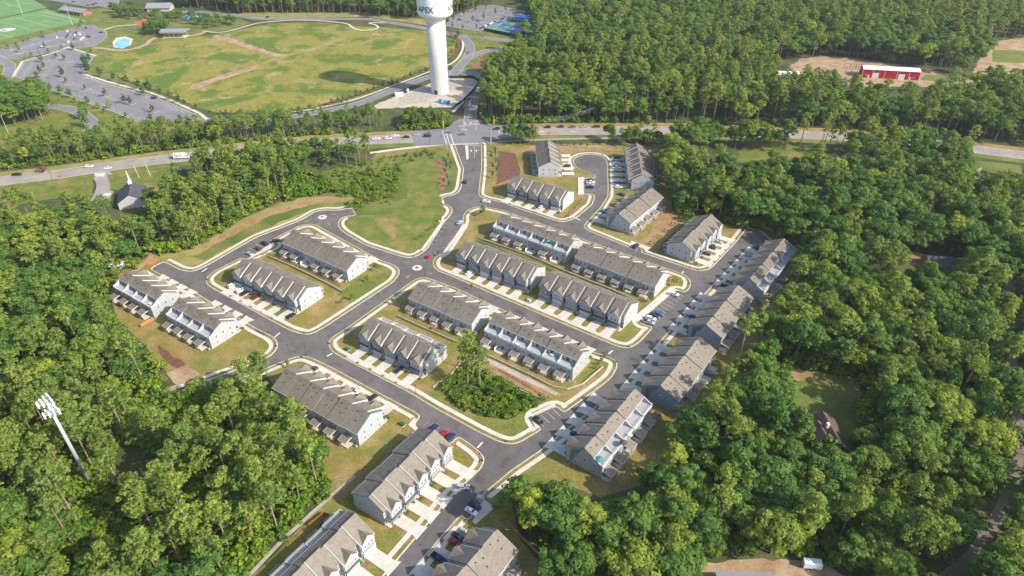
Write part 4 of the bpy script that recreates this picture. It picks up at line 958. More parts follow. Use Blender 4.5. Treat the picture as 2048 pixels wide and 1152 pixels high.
CARS = [
 (465.6, 573.8, B_, 'suv', 'white', 'white estate car on the end drive nearest the corner lamp, west block'),
 (482, 583.5, B_, 'suv', 'white', 'white car beside a black one on the second drive of the west block'),
 (489.5, 588.8, B_, 'sedan', 'black', 'black car tight beside a white one on the second drive of the west block'),
 (512.5, 596.4, B_, 'suv', 'maroon', 'dark maroon car alone on the third drive of the west block'),
 (582, 634, B_, 'sedan', 'black', 'black car on the last drive by the white end wall of the west block'),
 (439, 626, B_ + 180, 'sedan', 'navy', 'dark car half hidden behind the row with the red-railed porches'),
 (469, 652, B_ + 180, 'suv', 'white', 'white car beside the pale end wall above the brown lawn'),
 (500, 509.7, A_, 'sedan', 'paleblue', 'pale blue car in the bay nearest the kerb tip, west block'),
 (517, 500, A_, 'sedan', 'maroon', 'dark maroon car in the middle of the three-bay lay-by, west block'),
 (531, 489.5, A_, 'suv', 'black', 'black car in the uppermost bay of the west lay-by'),
 (553, 484, 20, 'suv', 'black', 'black car on the shaded pavement strip at the upper end of the porch row'),
 (798, 742, B_, 'sedan', 'black', 'black car angled on the third drive beside the green bins'),
 (746, 797.7, B_, 'sedan', 'black', 'black car standing across the walk behind the pine-hidden row'),
 (716, 784, B_, 'sedan', 'white', 'white car mostly hidden behind a gable of the pine-hidden row'),
 (868, 859, B_, 'sedan', 'navy', 'dark blue car among the purple bay lines'),
 (888, 870.5, B_, 'sedan', 'red', 'bright red car in the purple-lined bays'),
 (901, 877, B_, 'suv', 'navy', 'navy car beside the bright red one'),
 (925.7, 976.5, -5, 'suv', 'silver', 'silver car turning across the street below the corner lawn'),
 (949.5, 1015, A_, 'suv', 'black', 'black car in the two-car bay by the curved timber fence'),
 (943, 1025, A_, 'sedan', 'white', 'white car in the two-car bay by the curved timber fence'),
 (917, 1076.5, A_, 'sedan', 'black', 'black car beside a red one on the lowest drives'),
 (909.5, 1088, A_, 'sedan', 'red', 'red car beside a black one on the lowest drives'),
 (878, 1120, A_, 'pickup', 'navy', 'dark pickup on a shaded drive at the lower edge'),
 (1182, 851, A_, 'sedan', 'black', 'black car wedged on a shaded drive of the taupe row'),
 (1152, 872, A_, 'sedan', 'black', 'black car nose-in behind the taupe row second gable'),
 (1076, 843.8, A_ - 10, 'suv', 'black', 'black car alone in the four-bay lay-by next to the grove lawn'),
 (1386.5, 637, A_, 'sedan', 'navy', 'dark blue car on a shaded drive of the dull blue row'),
 (1442, 580, A_, 'suv', 'black', 'lower of two black cars side by side on a shaded east-street drive'),
 (1450, 575, A_, 'suv', 'black', 'upper of two black cars side by side on a shaded east-street drive'),
 (1497.5, 512.7, A_ + 20, 'sedan', 'paleblue', 'pale blue car at the top of the east street beside the kerb tip'),
 (1515, 497, 65, 'suv', 'black', 'black car driving at the very top of the east street'),
 (1436, 486, A_, 'sedan', 'silver', 'silver car on the drive above two black ones by the clay bank row'),
 (1422.5, 497, A_, 'suv', 'black', 'black car between a silver car and another black one'),
 (1412, 509.6, A_, 'sedan', 'black', 'black car on the lowest of three occupied drives by the clay bank row'),
 (1347.8, 591, A_ + 10, 'suv', 'white', 'white car alone near the upper end of the long angled bays'),
 (1316.5, 629.8, A_ + 8, 'sedan', 'blue', 'blue car uppermost of four vehicles at the lower bays'),
 (1307, 633.5, A_ + 8, 'sedan', 'black', 'black car second of four vehicles at the lower bays'),
 (1301.5, 639.5, A_ + 8, 'suv', 'white', 'white car third of four vehicles at the lower bays'),
 (1297, 647, A_ + 8, 'pickup', 'silver', 'silver pickup lowest of four vehicles at the lower bays'),
 (1271.5, 494, 50, 'suv', 'black', 'black car in the small bay below the clay bank'),
 (1082.8, 415.5, 52, 'sedan', 'white', 'white car on the drive of the row below the cul-de-sac lawn'),
 (1181, 361.5, 0, 'sedan', 'navy', 'navy car uppermost in the cul-de-sac bays'),
 (1181, 366.4, 0, 'pickup', 'white', 'white pickup in the cul-de-sac bays'),
 (1181, 371.2, 0, 'sedan', 'silver', 'silver car between a white pickup and a black car in the cul-de-sac bays'),
 (1181, 376.5, 0, 'suv', 'black', 'black car lowest in the cul-de-sac bays'),
 (1235, 317, 0, 'suv', 'black', 'black car on the topmost drive east of the cul-de-sac'),
 (1233, 328, 0, 'sedan', 'white', 'white car on the second drive from the top east of the cul-de-sac'),
 (1233, 337.5, 0, 'pickup', 'white', 'white pickup on the third drive east of the cul-de-sac'),
 (1237, 364, 0, 'sedan', 'white', 'white car on the fifth drive east of the cul-de-sac beside a green bin'),
 (1237.6, 376, 0, 'suv', 'white', 'white car on the lowest drive east of the cul-de-sac'),
 (1134.4, 333, 0, 'sedan', 'navy', 'navy car on the drive of the row west of the cul-de-sac'),
 (1243.6, 391, A_, 'sedan', 'navy', 'dark car at the uppermost drive above the white-porch row'),
 (1208, 425.5, A_, 'sedan', 'blue', 'blue car on the lowest shaded drive above the white-porch row'),
 (938, 548, B_, 'sedan', 'white', 'white car on the second drive of the middle street'),
 (930.8, 365.5, 87, 'suv', 'navy', 'navy car driving up the entrance street'),
 (973, 405.5, -12, 'suv', 'white', 'white car turning right at the entrance crossroads'),
 (919.5, 447, 62, 'sedan', 'paleblue', 'pale blue car parked on the right kerb of the meadow street'),
 (858, 515, 65, 'sedan', 'red', 'red car driving into the roundabout'),
 (35, 351, 5, 'pickup', 'black', 'black pickup on the highway at the left edge'),
 (178.8, 334.5, 7, 'suv', 'white', 'white car with roof rack, rear one of two on the highway by the church lot'),
 (216, 338, 187, 'sedan', 'white', 'white car on the near lane just above the church lot entrance'),
 (307.5, 319, 187, 'sedan', 'silver', 'silver car on the highway left of the delivery truck'),
 (408.8, 305, 187, 'sedan', 'navy', 'dark car on the far lane right of the delivery truck'),
 (410, 323, 7, 'suv', 'blue', 'blue car on the near lane half under the pine edge'),
 (213.8, 393, 75, 'suv', 'white', 'white car parked at the lower end of the church lot'),
 (7.5, 411, 60, 'sedan', 'black', 'black car parked on the grass at the left edge'),
 (22, 408, 60, 'suv', 'red', 'red car parked on the grass beside a black one at the left edge'),
 (752, 279.5, 5, 'pickup', 'white', 'white pickup first in the westbound tail by the wood edge'),
 (777, 278, 5, 'suv', 'white', 'white car second from the wood edge on the highway'),
 (790.8, 273.5, 5, 'pickup', 'white', 'white pickup on the outer lane near the gravel entrance'),
 (813, 275.8, 5, 'suv', 'black', 'black car between white vehicles on the highway'),
 (833, 270.5, 5, 'sedan', 'silver', 'silver car on the outer lane before the junction'),
 (857, 269.5, 5, 'suv', 'grey', 'grey car on the outer lane just left of the junction'),
 (855.5, 274, 5, 'pickup', 'black', 'black pickup abreast of a grey car left of the junction'),
 (890, 271.6, 5, 'sedan', 'paleblue', 'pale blue car at the stop line on the west arm of the junction'),
 (898.5, 266.8, 5, 'suv', 'grey', 'grey car abreast of a pale blue one at the stop line'),
 (927, 261.5, 5, 'sedan', 'silver', 'silver car in the middle of the junction'),
 (925.8, 270.2, 5, 'suv', 'grey', 'dark grey car in the middle of the junction, lower lane'),
 (993, 259.3, 183, 'suv', 'black', 'black car at the stop line on the east arm of the junction'),
 (1069, 257.3, 180, 'sedan', 'grey', 'grey car last in the queue behind the yellow-leaved tree'),
 (1095, 256.3, 180, 'suv', 'black', 'black car first of five east of the yellow-leaved tree'),
 (1121.5, 255.4, 180, 'suv', 'navy', 'navy car second of five east of the yellow-leaved tree'),
 (1145, 255.6, 180, 'suv', 'grey', 'grey car third of five east of the yellow-leaved tree'),
 (1167.8, 255.4, 180, 'sedan', 'silver', 'silver car fourth of five east of the yellow-leaved tree'),
 (1192.8, 255.2, 180, 'pickup', 'maroon', 'dark maroon pickup at the right end of the highway queue'),
 (937.5, 199, -102, 'suv', 'navy', 'navy car at the back of the queue beside the traffic cones'),
 (941, 205, -102, 'sedan', 'silver', 'silver car second in the queue beside the traffic cones'),
 (940, 211, -100, 'sedan', 'white', 'white car third in the queue beside the traffic cones'),
 (928.5, 217, -98, 'suv', 'navy', 'navy car at the head of the queue beside the traffic cones'),
 (937, 105.5, -100, 'suv', 'grey', 'grey car at the fork above the water tower road'),
 (534.5, 35.5, 180, 'suv', 'navy', 'navy car on the park road left of the water tower'),
 (180, 158, 5, 'sedan', 'paleblue', 'pale blue car alone in the near car park'),
 (308.8, 198, 10, 'suv', 'black', 'black car alone at the far right of the near car park'),
 (71, 156, 5, 'sedan', 'blue', 'blue car by the left edge of the near car park'),
 (203, 66, 10, 'sedan', 'black', 'black car at the right corner of the upper car park'),
 (48.8, 83, -40, 'suv', 'navy', 'dark blue car at the left of the upper car park'),
 (919, 40.5, 0, 'sedan', 'navy', 'dark blue car in the far car park, second island row'),
 (955, 42.5, 0, 'sedan', 'blue', 'bright blue car in the far car park'),
 (1721, 838, 80, 'sedan', 'white', 'white car in the shade beside the brown-roofed house'),
]
TRAFFIC = ('turning', 'driving', 'highway', 'junction', 'queue', 'crossing', 'westbound', 'wood edge', 'five', 'stop line', 'arm', 'lane', 'fork', 'park road')
for x, y, a, k, p, lb in CARS:
    carpos(x, y, a, k, p, lb, name='car' if any(w in lb for w in TRAFFIC) else ('pickup_truck' if k == 'pickup' else 'parked_car'), z=0.215 if 'drive' in lb else 0.12)
for i, (x, y, p) in enumerate([(82, 75, 'navy'), (88, 74.4, 'navy'), (132.5, 75, 'navy'), (136, 71.5, 'navy'), (149, 68, 'navy'), (153, 66.5, 'navy'), (149, 79, 'navy'), (176, 73.5, 'navy'), (180, 75, 'navy'), (172.5, 56.5, 'navy')]):
    carpos(x, y, -62, 'suv' if i % 2 else 'sedan', p, 'dark blue car in the crowd of cars in the upper park lot', 'dark cars in the upper park lot')
for i, (x, y) in enumerate([(115, 76), (135, 63.5), (150, 71.5), (157.5, 68.5), (161, 69.5), (164, 77.5), (168, 76), (162, 80), (137.5, 84.5), (84, 93.5)]):
    carpos(x, y, -62, 'sedan' if i % 2 else 'suv', 'white', 'white car in the crowd of cars in the upper park lot', 'white cars in the upper park lot')
for i, (x, y, p) in enumerate([(962, 57, 'navy'), (966.5, 55, 'navy'), (976, 51, 'navy'), (989, 45, 'navy'), (1005, 38.5, 'navy')]):
    carpos(x, y, 60, 'sedan', p, 'dark car in the line along the tennis court fence', 'dark cars along the tennis court')
for i, (x, y, p) in enumerate([(971, 53, 'white'), (980, 49, 'white'), (984, 47, 'white')]):
    carpos(x, y, 60, 'suv', p, 'white car in the line along the tennis court fence', 'white cars along the tennis court')
for i, (x, y, p) in enumerate([(186, 10, 'navy'), (192, 7.5, 'navy'), (176, 11.5, 'navy'), (148, 4, 'navy'), (238, 28.5, 'navy'), (262, 29.5, 'navy')]):
    carpos(x, y, 10, 'sedan', p, 'dark car at the park crossing and lot behind the brick pavilion', 'dark cars behind the brick pavilion')

# delivery truck with its lettering
c = G(366, 317); t = thing('delivery_truck', 'white box delivery truck with purple and orange letters, on the highway', 'truck', (c[0], c[1], 0.1), R(9))
mb = MB(); mb.box(-5.6, 2.0, -1.25, 1.25, .9, 3.9); mb.build('cargo_box', 'paint_white', t)
mb = MB(); mb.prism([(2.02, .6), (4.4, .6), (4.4, 1.5), (3.5, 1.7), (3.1, 2.7), (2.02, 2.8)], -1.15, 1.15, 'y'); mb.build('cab', 'paint_white', t)
mb = MB(); mb.face([(3.54, -1.0, 1.75), (3.54, 1.0, 1.75), (3.16, .95, 2.62), (3.16, -.95, 2.62)]); mb.face([(2.3, -1.17, 1.7), (3.3, -1.17, 1.7), (3.05, -1.17, 2.5), (2.3, -1.17, 2.5)]); mb.build('windscreen', 'glass_dark', t)
for x, y in ((-3.6, -1.05), (-3.6, 1.05), (3.4, -1.0), (3.4, 1.0)):
    mb = MB(); mb.tube((0, -.16, 0), (0, .16, 0), .48, seg=14); mb.build('wheel', 'tyre', t, (x, y, .48))
mb = MB(); mb.box(-5.5, 2.0, -.9, .9, .55, .9); mb.build('chassis', 'metal_black', t)
def text(body, size, m, parent, loc, rot, name='lettering', depth=0.01, bold=0.0, spacing=1.0):
    cu = bpy.data.curves.new(name, 'FONT'); cu.body = body; cu.size = size; cu.extrude = depth; cu.offset = bold; cu.space_character = spacing; cu.align_x = 'CENTER'; cu.align_y = 'CENTER'
    cu.resolution_u = 3
    o = bpy.data.objects.new(name, cu); COL.objects.link(o); o.parent = parent; o.location = loc; o.rotation_euler = rot
    dg = bpy.context.evaluated_depsgraph_get(); dg.update(); me = bpy.data.meshes.new_from_object(o.evaluated_get(dg)); bpy.data.objects.remove(o)
    me.materials.clear(); me.materials.append(M[m]); q = put(name, me, parent, loc); q.rotation_euler = rot; return q
text('Fed', 1.9, 'purple', t, (-3.6, -1.27, 2.5), (R(90), 0, 0), bold=.05); text('Ex', 1.9, 'orange', t, (-.7, -1.27, 2.5), (R(90), 0, 0), bold=.05)

# ------------------------------------------------------------------ landmarks
# water tower
c = G(880, 184); t = thing('water_tower', 'tall white concrete water tower with APEX lettering on its tank', 'water tower', (c[0], c[1], 0.05))
TH = 57.5
mb = MB(); mb.lathe([(7.2, 0), (7.3, 20), (7.55, TH)], 64); mb.build('shaft', 'tower_concrete', t, smooth=True)
mb = MB()
for i in range(1, 19): z = i * 3.05; r = 7.2 + .33 * z / TH + .03; mb.lathe([(r - .1, z - .05), (r + .02, z - .04), (r + .02, z + .04), (r - .1, z + .05)], 64)
mb.build('shaft_joint', 'kerb_concrete', t)
mb = MB(); mb.lathe([(7.5, TH - .2), (7.9, TH), (7.9, TH + .5), (7.6, TH + .5)], 64); mb.build('collar', 'tank_white', t)
TR = 14.0
prof = [(7.6, TH + .4), (8.2, TH + 1.4), (9.8, TH + 2.8), (11.8, TH + 4.1), (13.2, TH + 5.2), (13.85, TH + 6.4), (TR, TH + 7.6), (TR, TH + 19), (13.6, TH + 21.2), (11, TH + 23.3), (6, TH + 24.8), (.5, TH + 25.3)]
mb = MB(); mb.lathe(prof, 72); mb.build('tank', 'tank_white', t, smooth=True)
mb = MB(); mb.box(-1.4, 1.4, -.35, .4, 0, 3.6); a = R(-112); mb.build('doorway', 'door_dark', t, (7.15 * math.cos(a), 7.15 * math.sin(a), 0), a + R(90))
def ringtext(s, a0, z, size, m, step):
    for k, ch in enumerate(s):
        a = a0 + k * step
        text(ch, size, m, t, ((TR + .04) * math.cos(a), (TR + .04) * math.sin(a), z), (R(90), 0, a + R(90)), name='letter', depth=.04, bold=.11)
for base in (-138, -34, 78):
    ringtext('APEX', R(base), TH + 10.9, 5.9, 'letter_green', R(13.4))
    def emblem(a):
        q = put('emblem', None, t, ((TR + .04) * math.cos(a), (TR + .04) * math.sin(a), TH + 11.1), a + R(90)); mb = MB()
        for r0, r1, g0, g1 in ((1.35, 1.75, 20, 330), (.55, .95, -150, 150)):
            for i in range(18):
                u = R(g0 + (g1 - g0) * i / 18); v = R(g0 + (g1 - g0) * (i + 1) / 18)
                mb.face([(r0 * math.cos(u), 0, r0 * math.sin(u)), (r1 * math.cos(u), 0, r1 * math.sin(u)), (r1 * math.cos(v), 0, r1 * math.sin(v)), (r0 * math.cos(v), 0, r0 * math.sin(v))])
        mb.build('emblem_ring', 'letter_pale', q)
    emblem(R(base - 17))
text('APEX', 4.5, 'letter_pale', t, (0, 0, 0), (0, 0, 0)).hide_render = True
bpy.data.objects.remove([o for o in t.children if o.hide_render][0])

# cell mast
c = G(181, 967); t = thing('cell_mast', 'pale galvanised cell mast carrying a cluster of white antennas above the lower woods', 'cell mast', (c[0], c[1], 0))
MH = 40.0
mb = MB(); mb.tube((0, 0, 0), (0, 0, MH), .75, .42, 16); mb.build('pole', 'metal_galv', t, smooth=True)
for lv in (0, 1):
    z = MH - 4.4 * lv - .2
    fr = put('antenna_platform', None, t, (0, 0, z), R(20 + 12 * lv)); mb = MB()
    R3 = 2.3
    pts = [(R3 * math.cos(R(90 + 120 * k)), R3 * math.sin(R(90 + 120 * k))) for k in range(3)]
    for k in range(3):
        p, q = pts[k], pts[(k + 1) % 3]; mb.tube((p[0], p[1], 0), (q[0], q[1], 0), .07, seg=5); mb.tube((p[0] * 1, p[1], .9), (q[0], q[1], .9), .06, seg=5); mb.tube((0, 0, .2), (p[0], p[1], 0), .09, seg=5); mb.tube((0, 0, .2), ((p[0] + q[0]) / 2, (p[1] + q[1]) / 2, 0), .08, seg=5)
    mb.build('frame', 'metal_galv', fr)
    for k in range(3):
        p, q = pts[k], pts[(k + 1) % 3]; ang = math.atan2(q[1] - p[1], q[0] - p[0])
        for j in range(4):
            f = (j + .1) / 3.2; mb = MB(); mb.box(-.24, .24, -.16, .16, -1.35, 1.35); x, y = p[0] + (q[0] - p[0]) * f, p[1] + (q[1] - p[1]) * f
            mb.build('antenna', 'antenna_white', fr, (x * 1.12, y * 1.12, .4), ang)
            if j in (1, 2): mb = MB(); mb.box(-.2, .2, -.14, .14, -.35, .35); mb.build('radio_unit', 'antenna_white', fr, (x * .82, y * .82, .1), ang)

def gablehouse(name, label, cat, x, y, ang, L, Wd, he, hr, wall, roofm, z=0.0, over=.5, parts=()):
    c = G(x, y); t = thing(name, label, cat, (c[0], c[1], z), R(ang))
    mb = MB(); mb.prism([(-Wd / 2, 0), (Wd / 2, 0), (Wd / 2, he), (0, hr - .1), (-Wd / 2, he)], -L / 2, L / 2, 'x'); mb.build('wall', wall, t)
    mb = MB(); s = (hr - he) / (Wd / 2)
    for k in (-1, 1):
        e = Wd / 2 + over; zz = he - over * s
        mb.prism([(0, hr), (k * e, zz), (k * e, zz + .22), (0, hr + .24)], -L / 2 - over, L / 2 + over, 'x')
    mb.build('roof', roofm, t); return t
# church
t = gablehouse('church', 'small church with a dark roof, white gable end and slim white steeple', 'church', 268, 402, -68, 19, 14.5, 4.2, 8.6, 'brick', 'shingle_dark')
mb = MB(); mb.prism([(-7.2, 0), (7.2, 0), (7.2, 4.2), (0, 8.5), (-7.2, 4.2)], 9.5, 9.75, 'x'); mb.build('gable_front', 'siding_white', t)
mb = MB(); mb.box(-1.0, 1.0, -1.0, 1.0, 7.6, 10.4); mb.build('steeple_base', 'trim_white', t, (-7.2, 0, 0))
mb = MB(); mb.tube((0, 0, 10.4), (0, 0, 17.5), .9, .03, 4); mb.build('spire', 'trim_white', t, (-7.2, 0, 0), R(45))
for y in (-4.5, -1.5, 1.5, 4.5): put('window', m_window(.8, 1.6), t, (y, -7.27, 1.3)); put('window', m_window(.8, 1.6), t, (y, 7.27, 1.3), math.pi)
# red barn
t = gablehouse('barn', 'long red metal barn with a white roof and pale roller doors, in the far clearing', 'barn', 1776, 154, -10.5, 47, 11, 7.4, 9.0, 'barn_red', 'metal_roof_white', over=.4)
for x, w, h in ((-12.5, 5.2, 4.6), (9.0, 5.2, 4.6), (-18.2, 1.3, 2.6), (16.2, 1.3, 2.6)):
    mb = MB(); mb.box(-w / 2, w / 2, -.12, .02, 0, h); mb.build('door', 'trim_white', t, (x, -5.5, 0))
for x in (-20.4, 19.0): put('window', m_window(1.2, 1.3), t, (x, -5.52, 1.6))
for x in (-23.6, -15.2, -5.2, 5.0, 14.8, 23.6): mb = MB(); mb.box(-.15, .15, -.1, .02, 0, 7.3); mb.build('corner_trim', 'trim_white', t, (x, -5.5, 0))
c = G(1708, 142); t = thing('steel_frame', 'dark open steel frame standing at the left end of the red barn', 'frame', (c[0], c[1], 0), R(-10.5))
for x in (-8, -3, 2, 7):
    for y in (-4, 4): mb = MB(); mb.tube((x, y, 0), (x, y, 5), .2, seg=4); mb.build('post', 'metal_black', t)
for y in (-4, 4): mb = MB(); mb.tube((-8, y, 5), (7, y, 5), .2, seg=4); mb.build('beam', 'wood_red', t)
t = gablehouse('shed', 'white metal shed left of the red barn, mostly behind trees', 'shed', 1575, 155, -6, 24, 9, 4, 5.4, 'siding_white', 'metal_roof_white')
gablehouse('house', 'low house with a long brown roof on the lawn near the highway', 'house', 1654, 330, -1, 21, 11, 3.2, 6.6, 'brick', 'shingle_brown')
gablehouse('house', 'house with a dull purple-brown roof just above the bright trees', 'house', 1435, 338, -4, 20, 11, 3.2, 6.2, 'brick', 'shingle_brown')
gablehouse('house', 'small grey-roofed house deep in the eastern trees', 'house', 1874, 532, -4, 13, 9, 3.2, 5.6, 'siding_grey', 'shingle_dark')
t = gablehouse('house', 'brown-roofed house with a white chimney in the shaded eastern clearing', 'house', 1656, 880, 92, 17, 9, 3.2, 6.0, 'brick', 'shingle_brown')
mb = MB(); mb.box(-.6, .6, -.5, .5, 4, 7.4); mb.build('chimney', 'trim_white', t, (1.5, 1.2, 0))
c = G(1648, 868); mb = MB(); mb.prism([(-4, 3.0), (0, 5.4), (4, 3.0), (4, 3.2), (0, 5.65), (-4, 3.2)], -6, 3, 'y'); mb.build('wing_roof', 'shingle_brown', t, (2, 3.5, 0), R(-90))
gablehouse('shed', 'white shed with a tin roof at the edge of the western woods', 'shed', 236, 535, 10, 6, 4, 2.4, 3.2, 'siding_white', 'metal_roof_white')
gablehouse('shed', 'little pale blue shed hidden in the western woods below the church', 'shed', 272, 485, 10, 5, 3.6, 2.3, 3.0, 'siding_pale', 'metal_roof_white')
t = gablehouse('picnic_shelter', 'open picnic shelter with a grey roof beside the splash pad', 'shelter', 352, 73, 2, 24, 11, 0.2, .4, 'concrete', 'metal_roof_grey', over=1.2)
for o in list(t.children):
    if o.name.startswith('roof'): o.location = (0, 0, 4.2); o.scale = (1, 1, 6)
for x in (-10, -5, 0, 5, 10):
    for y in (-4.6, 4.6): mb = MB(); mb.box(-.25, .25, -.25, .25, 0, 4.6); mb.build('post', 'brick_wall_pale', t, (x, y, 0))
t = gablehouse('pavilion', 'brick park pavilion with a grey roof beside the upper sports pitch', 'pavilion', 154, 27, -24, 36, 12, 4.6, 6.6, 'brick', 'metal_roof_grey', over=1.8)
for x in (-14, -8, -2, 4, 10, 16): mb = MB(); mb.box(-.3, .3, -.3, .3, 0, 4.2); mb.build('post', 'stone_pale', t, (x, -7.2, 0))
t = gablehouse('park_building', 'hipped grey-roofed building beyond the play area', 'building', 322, 20, 5, 26, 16, 4.5, 8.0, 'stone_pale', 'metal_roof_grey', over=1.2)
# trailer and container roofs at the lower right
c = G(1622, 1134); t = thing('trailer', 'white box trailer standing on the dirt yard at the lower edge', 'trailer', (c[0], c[1], .05), R(-8))
mb = MB(); mb.box(-2.7, 2.7, -1.15, 1.15, .6, 2.9); mb.build('box', 'paint_white', t)
for x in (-.8, .6):
    for y in (-1.1, 1.1): mb = MB(); mb.tube((0, -.1, 0), (0, .1, 0), .38, seg=10); mb.build('wheel', 'tyre', t, (x, y, .38))
mb = MB(); mb.tube((2.7, 0, .6), (4.0, 0, .5), .08, seg=5); mb.build('drawbar', 'metal_black', t)
gablehouse('metal_building', 'pale metal roof cut by the lower edge beside the dirt yard', 'building', 1492, 1196, -2, 16, 12, 3.2, 4.0, 'siding_pale', 'metal_roof_grey')

# street lamps, signals, poles
def lamp_post(x, y, label, h=4.6, group=None, name='street_lamp'):
    c = G(x, y); t = thing(name, label, 'street lamp', (c[0], c[1], 0.15), 0, group)
    put('post', shared(('lp', h), lambda: (lambda mb: (mb.tube((0, 0, 0), (0, 0, h), .09, .06, 6), mb.tube((0, 0, 0), (0, 0, .6), .16, .12, 6), mb.mesh('post', 'metal_black'))[2])(MB())), t)
    put('lantern', shared('lh', lambda: (lambda mb: (mb.tube((0, 0, 0), (0, 0, .35), .12, .24, 8), mb.tube((0, 0, .35), (0, 0, .6), .27, .04, 8), mb.mesh('lantern', 'metal_black'))[2])(MB())), t, (0, 0, h))
    return t
for x, y, lb in ((413, 561, 'black lamp post on the corner by the two white cars'), (613, 712, 'black lamp post on the kerb south of the big T junction'), (850, 553, 'black lamp post just below the brick-hubbed roundabout'),
                 (629, 447, 'black lamp post beside the grass-hubbed traffic island'), (1050, 614, 'black lamp post on the verge between the two middle-street rows'), (960, 607, 'black lamp post among gables of the white-ended row'),
                 (1226, 718, 'black lamp post at the corner beyond the six-deck row'), (959, 925, 'black lamp post at the curved corner lawn'), (832, 788, 'black lamp post near the grove verge'), (1205, 311, 'black lamp post at the top of the cul-de-sac'),
                 (1137, 441, 'black lamp post by the brown planted bank'), (1379, 537, 'black lamp post by the corner of the clay-bank row')):
    lamp_post(x, y, lb)
def tallpole(x, y, h, label, m='metal_black', arms=(), r=.12, name='light_pole', cat='light pole', group=None, rz=0):
    c = G(x, y); t = thing(name, label, cat, (c[0], c[1], .1), R(rz), group)
    mb = MB(); mb.tube((0, 0, 0), (0, 0, h), r, r * .7, 6); mb.build('shaft', m, t)
    for ln, z in arms: mb = MB(); mb.tube((0, 0, z), (ln, 0, z + .3), r * .6, seg=5); mb.build('arm', m, t); mb = MB(); mb.box(ln - .5, ln + .5, -.2, .2, z + .2, z + .38); mb.build('lamp_head', m, t)
    return t
for x, y in ((78, 105), (119, 80), (157, 92), (104, 205 - 28), (160, 205), (118, 205), (236, 228), (362, 232), (294, 242), (168, 150), (172, 107), (182, 60)):
    tallpole(x, y, 9.5, 'dark slender light pole standing in the western park lots', arms=((1.2, 9.2), (-1.2, 9.2)), group='light poles of the western park lots')
for x, y in ((915, 57), (988, 42), (1033, 30), (923, 72)):
    tallpole(x, y, 9.5, 'dark slender light pole in the far right car park', arms=((1.2, 9.2),), group='light poles of the far car park')
tallpole(46, 30, 18, 'pale floodlight pole between the two sports pitches', 'metal_galv', r=.28, arms=((.8, 17.5), (-.8, 17.5)))
tallpole(145, 51, 22, 'pale floodlight pole on the near side of the lower sports pitch', 'metal_galv', r=.28, arms=((.8, 21.5), (-.8, 21.5)))
tallpole(16, 264, 13, 'white camera pole at the left edge below the round tree clump', 'trim_white', arms=((.8, 12.5),))
for x, y, h, lb in ((345, 332, 14, 'dark utility pole on the verge behind the delivery truck'), (113, 379, 13, 'utility pole on the lawn left of the church lot'), (980, 287, 12, 'dark traffic pole at the lower right corner of the junction'),
                    (860, 289, 11, 'utility pole on the verge west of the junction'), (1187, 244, 12, 'wooden utility pole with cross arms at the pine edge'), (1461, 250, 12, 'thin utility pole by the right part of the highway'), (178, 384, 8, 'short leaning pole at the edge of the church lot')):
    t = tallpole(x, y, h, lb, 'pole_wood', r=.16, name='utility_pole', cat='utility pole')
    for z in (h - .6, h - 1.6): mb = MB(); mb.box(-1.3, 1.3, -.07, .07, z, z + .14); mb.build('crossarm', 'pole_wood', t)
a = G(1187, 244); b = G(1085, 262)
for k, (z0, z1) in enumerate(((11.6, 9), (10.6, 8), (11.2, 7), (9.6, 6.5))):
    mb = MB(); prev = None
    for i in range(13):
        f = i / 12; p = (a[0] + (b[0] - a[0]) * f + k * .4, a[1] + (b[1] - a[1]) * f, z0 + (z1 - z0) * f - 1.2 * math.sin(math.pi * f))
        if prev: mb.tube(prev, p, .035, seg=3, cap=False)
        prev = p
    tag(mb.build('power_line', 'pole_grey'), 'thin overhead wire sagging from the wooden pole along the pine edge', 'wire', 'overhead wires at the pine edge')
for x, y, h, lb in ((887, 258, 11, 'signal pole with yellow fittings at the upper left of the junction'), (988, 254, 9, 'signal pole with yellow fittings at the upper right of the junction'), (894, 300, 12, 'pale signal pole at the lower left of the junction'), (982, 292, 13, 'pale signal pole at the lower right of the junction')):
    t = tallpole(x, y, h, lb, 'pole_grey', r=.2, name='signal_pole', cat='signal pole'); mb = MB(); mb.box(-.35, .35, -.3, .3, 2.2, 6.0); mb.build('signal_housing', 'sign_yellow' if 'yellow' in lb else 'pole_grey', t)
for i, (x, y) in enumerate([(926.5, 231), (931, 229), (934, 229), (938, 228), (941, 227), (944, 236), (947, 238), (950, 226), (955, 234), (951, 204), (953, 199), (950, 208), (914, 282), (926, 282), (942, 281), (898, 287)]):
    c = G(x, y); mb = MB(); mb.box(-.28, .28, -.28, .28, 0, .08, m=1); mb.tube((0, 0, .08), (0, 0, 1.1), .25, .12, 8); mb.box(-.2, .2, -.2, .2, .5, .7, m=2)
    tag(mb.build('traffic_barrel', ['orange', 'tyre', 'road_paint'], None, (c[0], c[1], .1)), 'orange and white traffic barrel in the roadworks at the junction', 'barrel', 'traffic barrels at the junction')
for i, (x, y, lb) in enumerate(((265, 311, 'orange roadwork sign on the far verge of the highway left of the truck'), (121, 355, 'orange roadwork sign lying by the near verge of the highway'), (1099, 269, 'orange roadwork sign on the verge below the highway queue'))):
    c = G(x, y); t = thing('roadwork_sign', lb, 'sign', (c[0], c[1], .05)); mb = MB(); mb.prism([(-.9, 1.2), (0, .3), (.9, 1.2), (0, 2.1)], -.04, .04, 'y'); mb.build('panel', 'orange', t)
    mb = MB(); mb.tube((-.6, .3, 0), (0, 0, 1.2), .04, seg=4); mb.tube((.6, .3, 0), (0, 0, 1.2), .04, seg=4); mb.build('stand', 'metal_black', t)
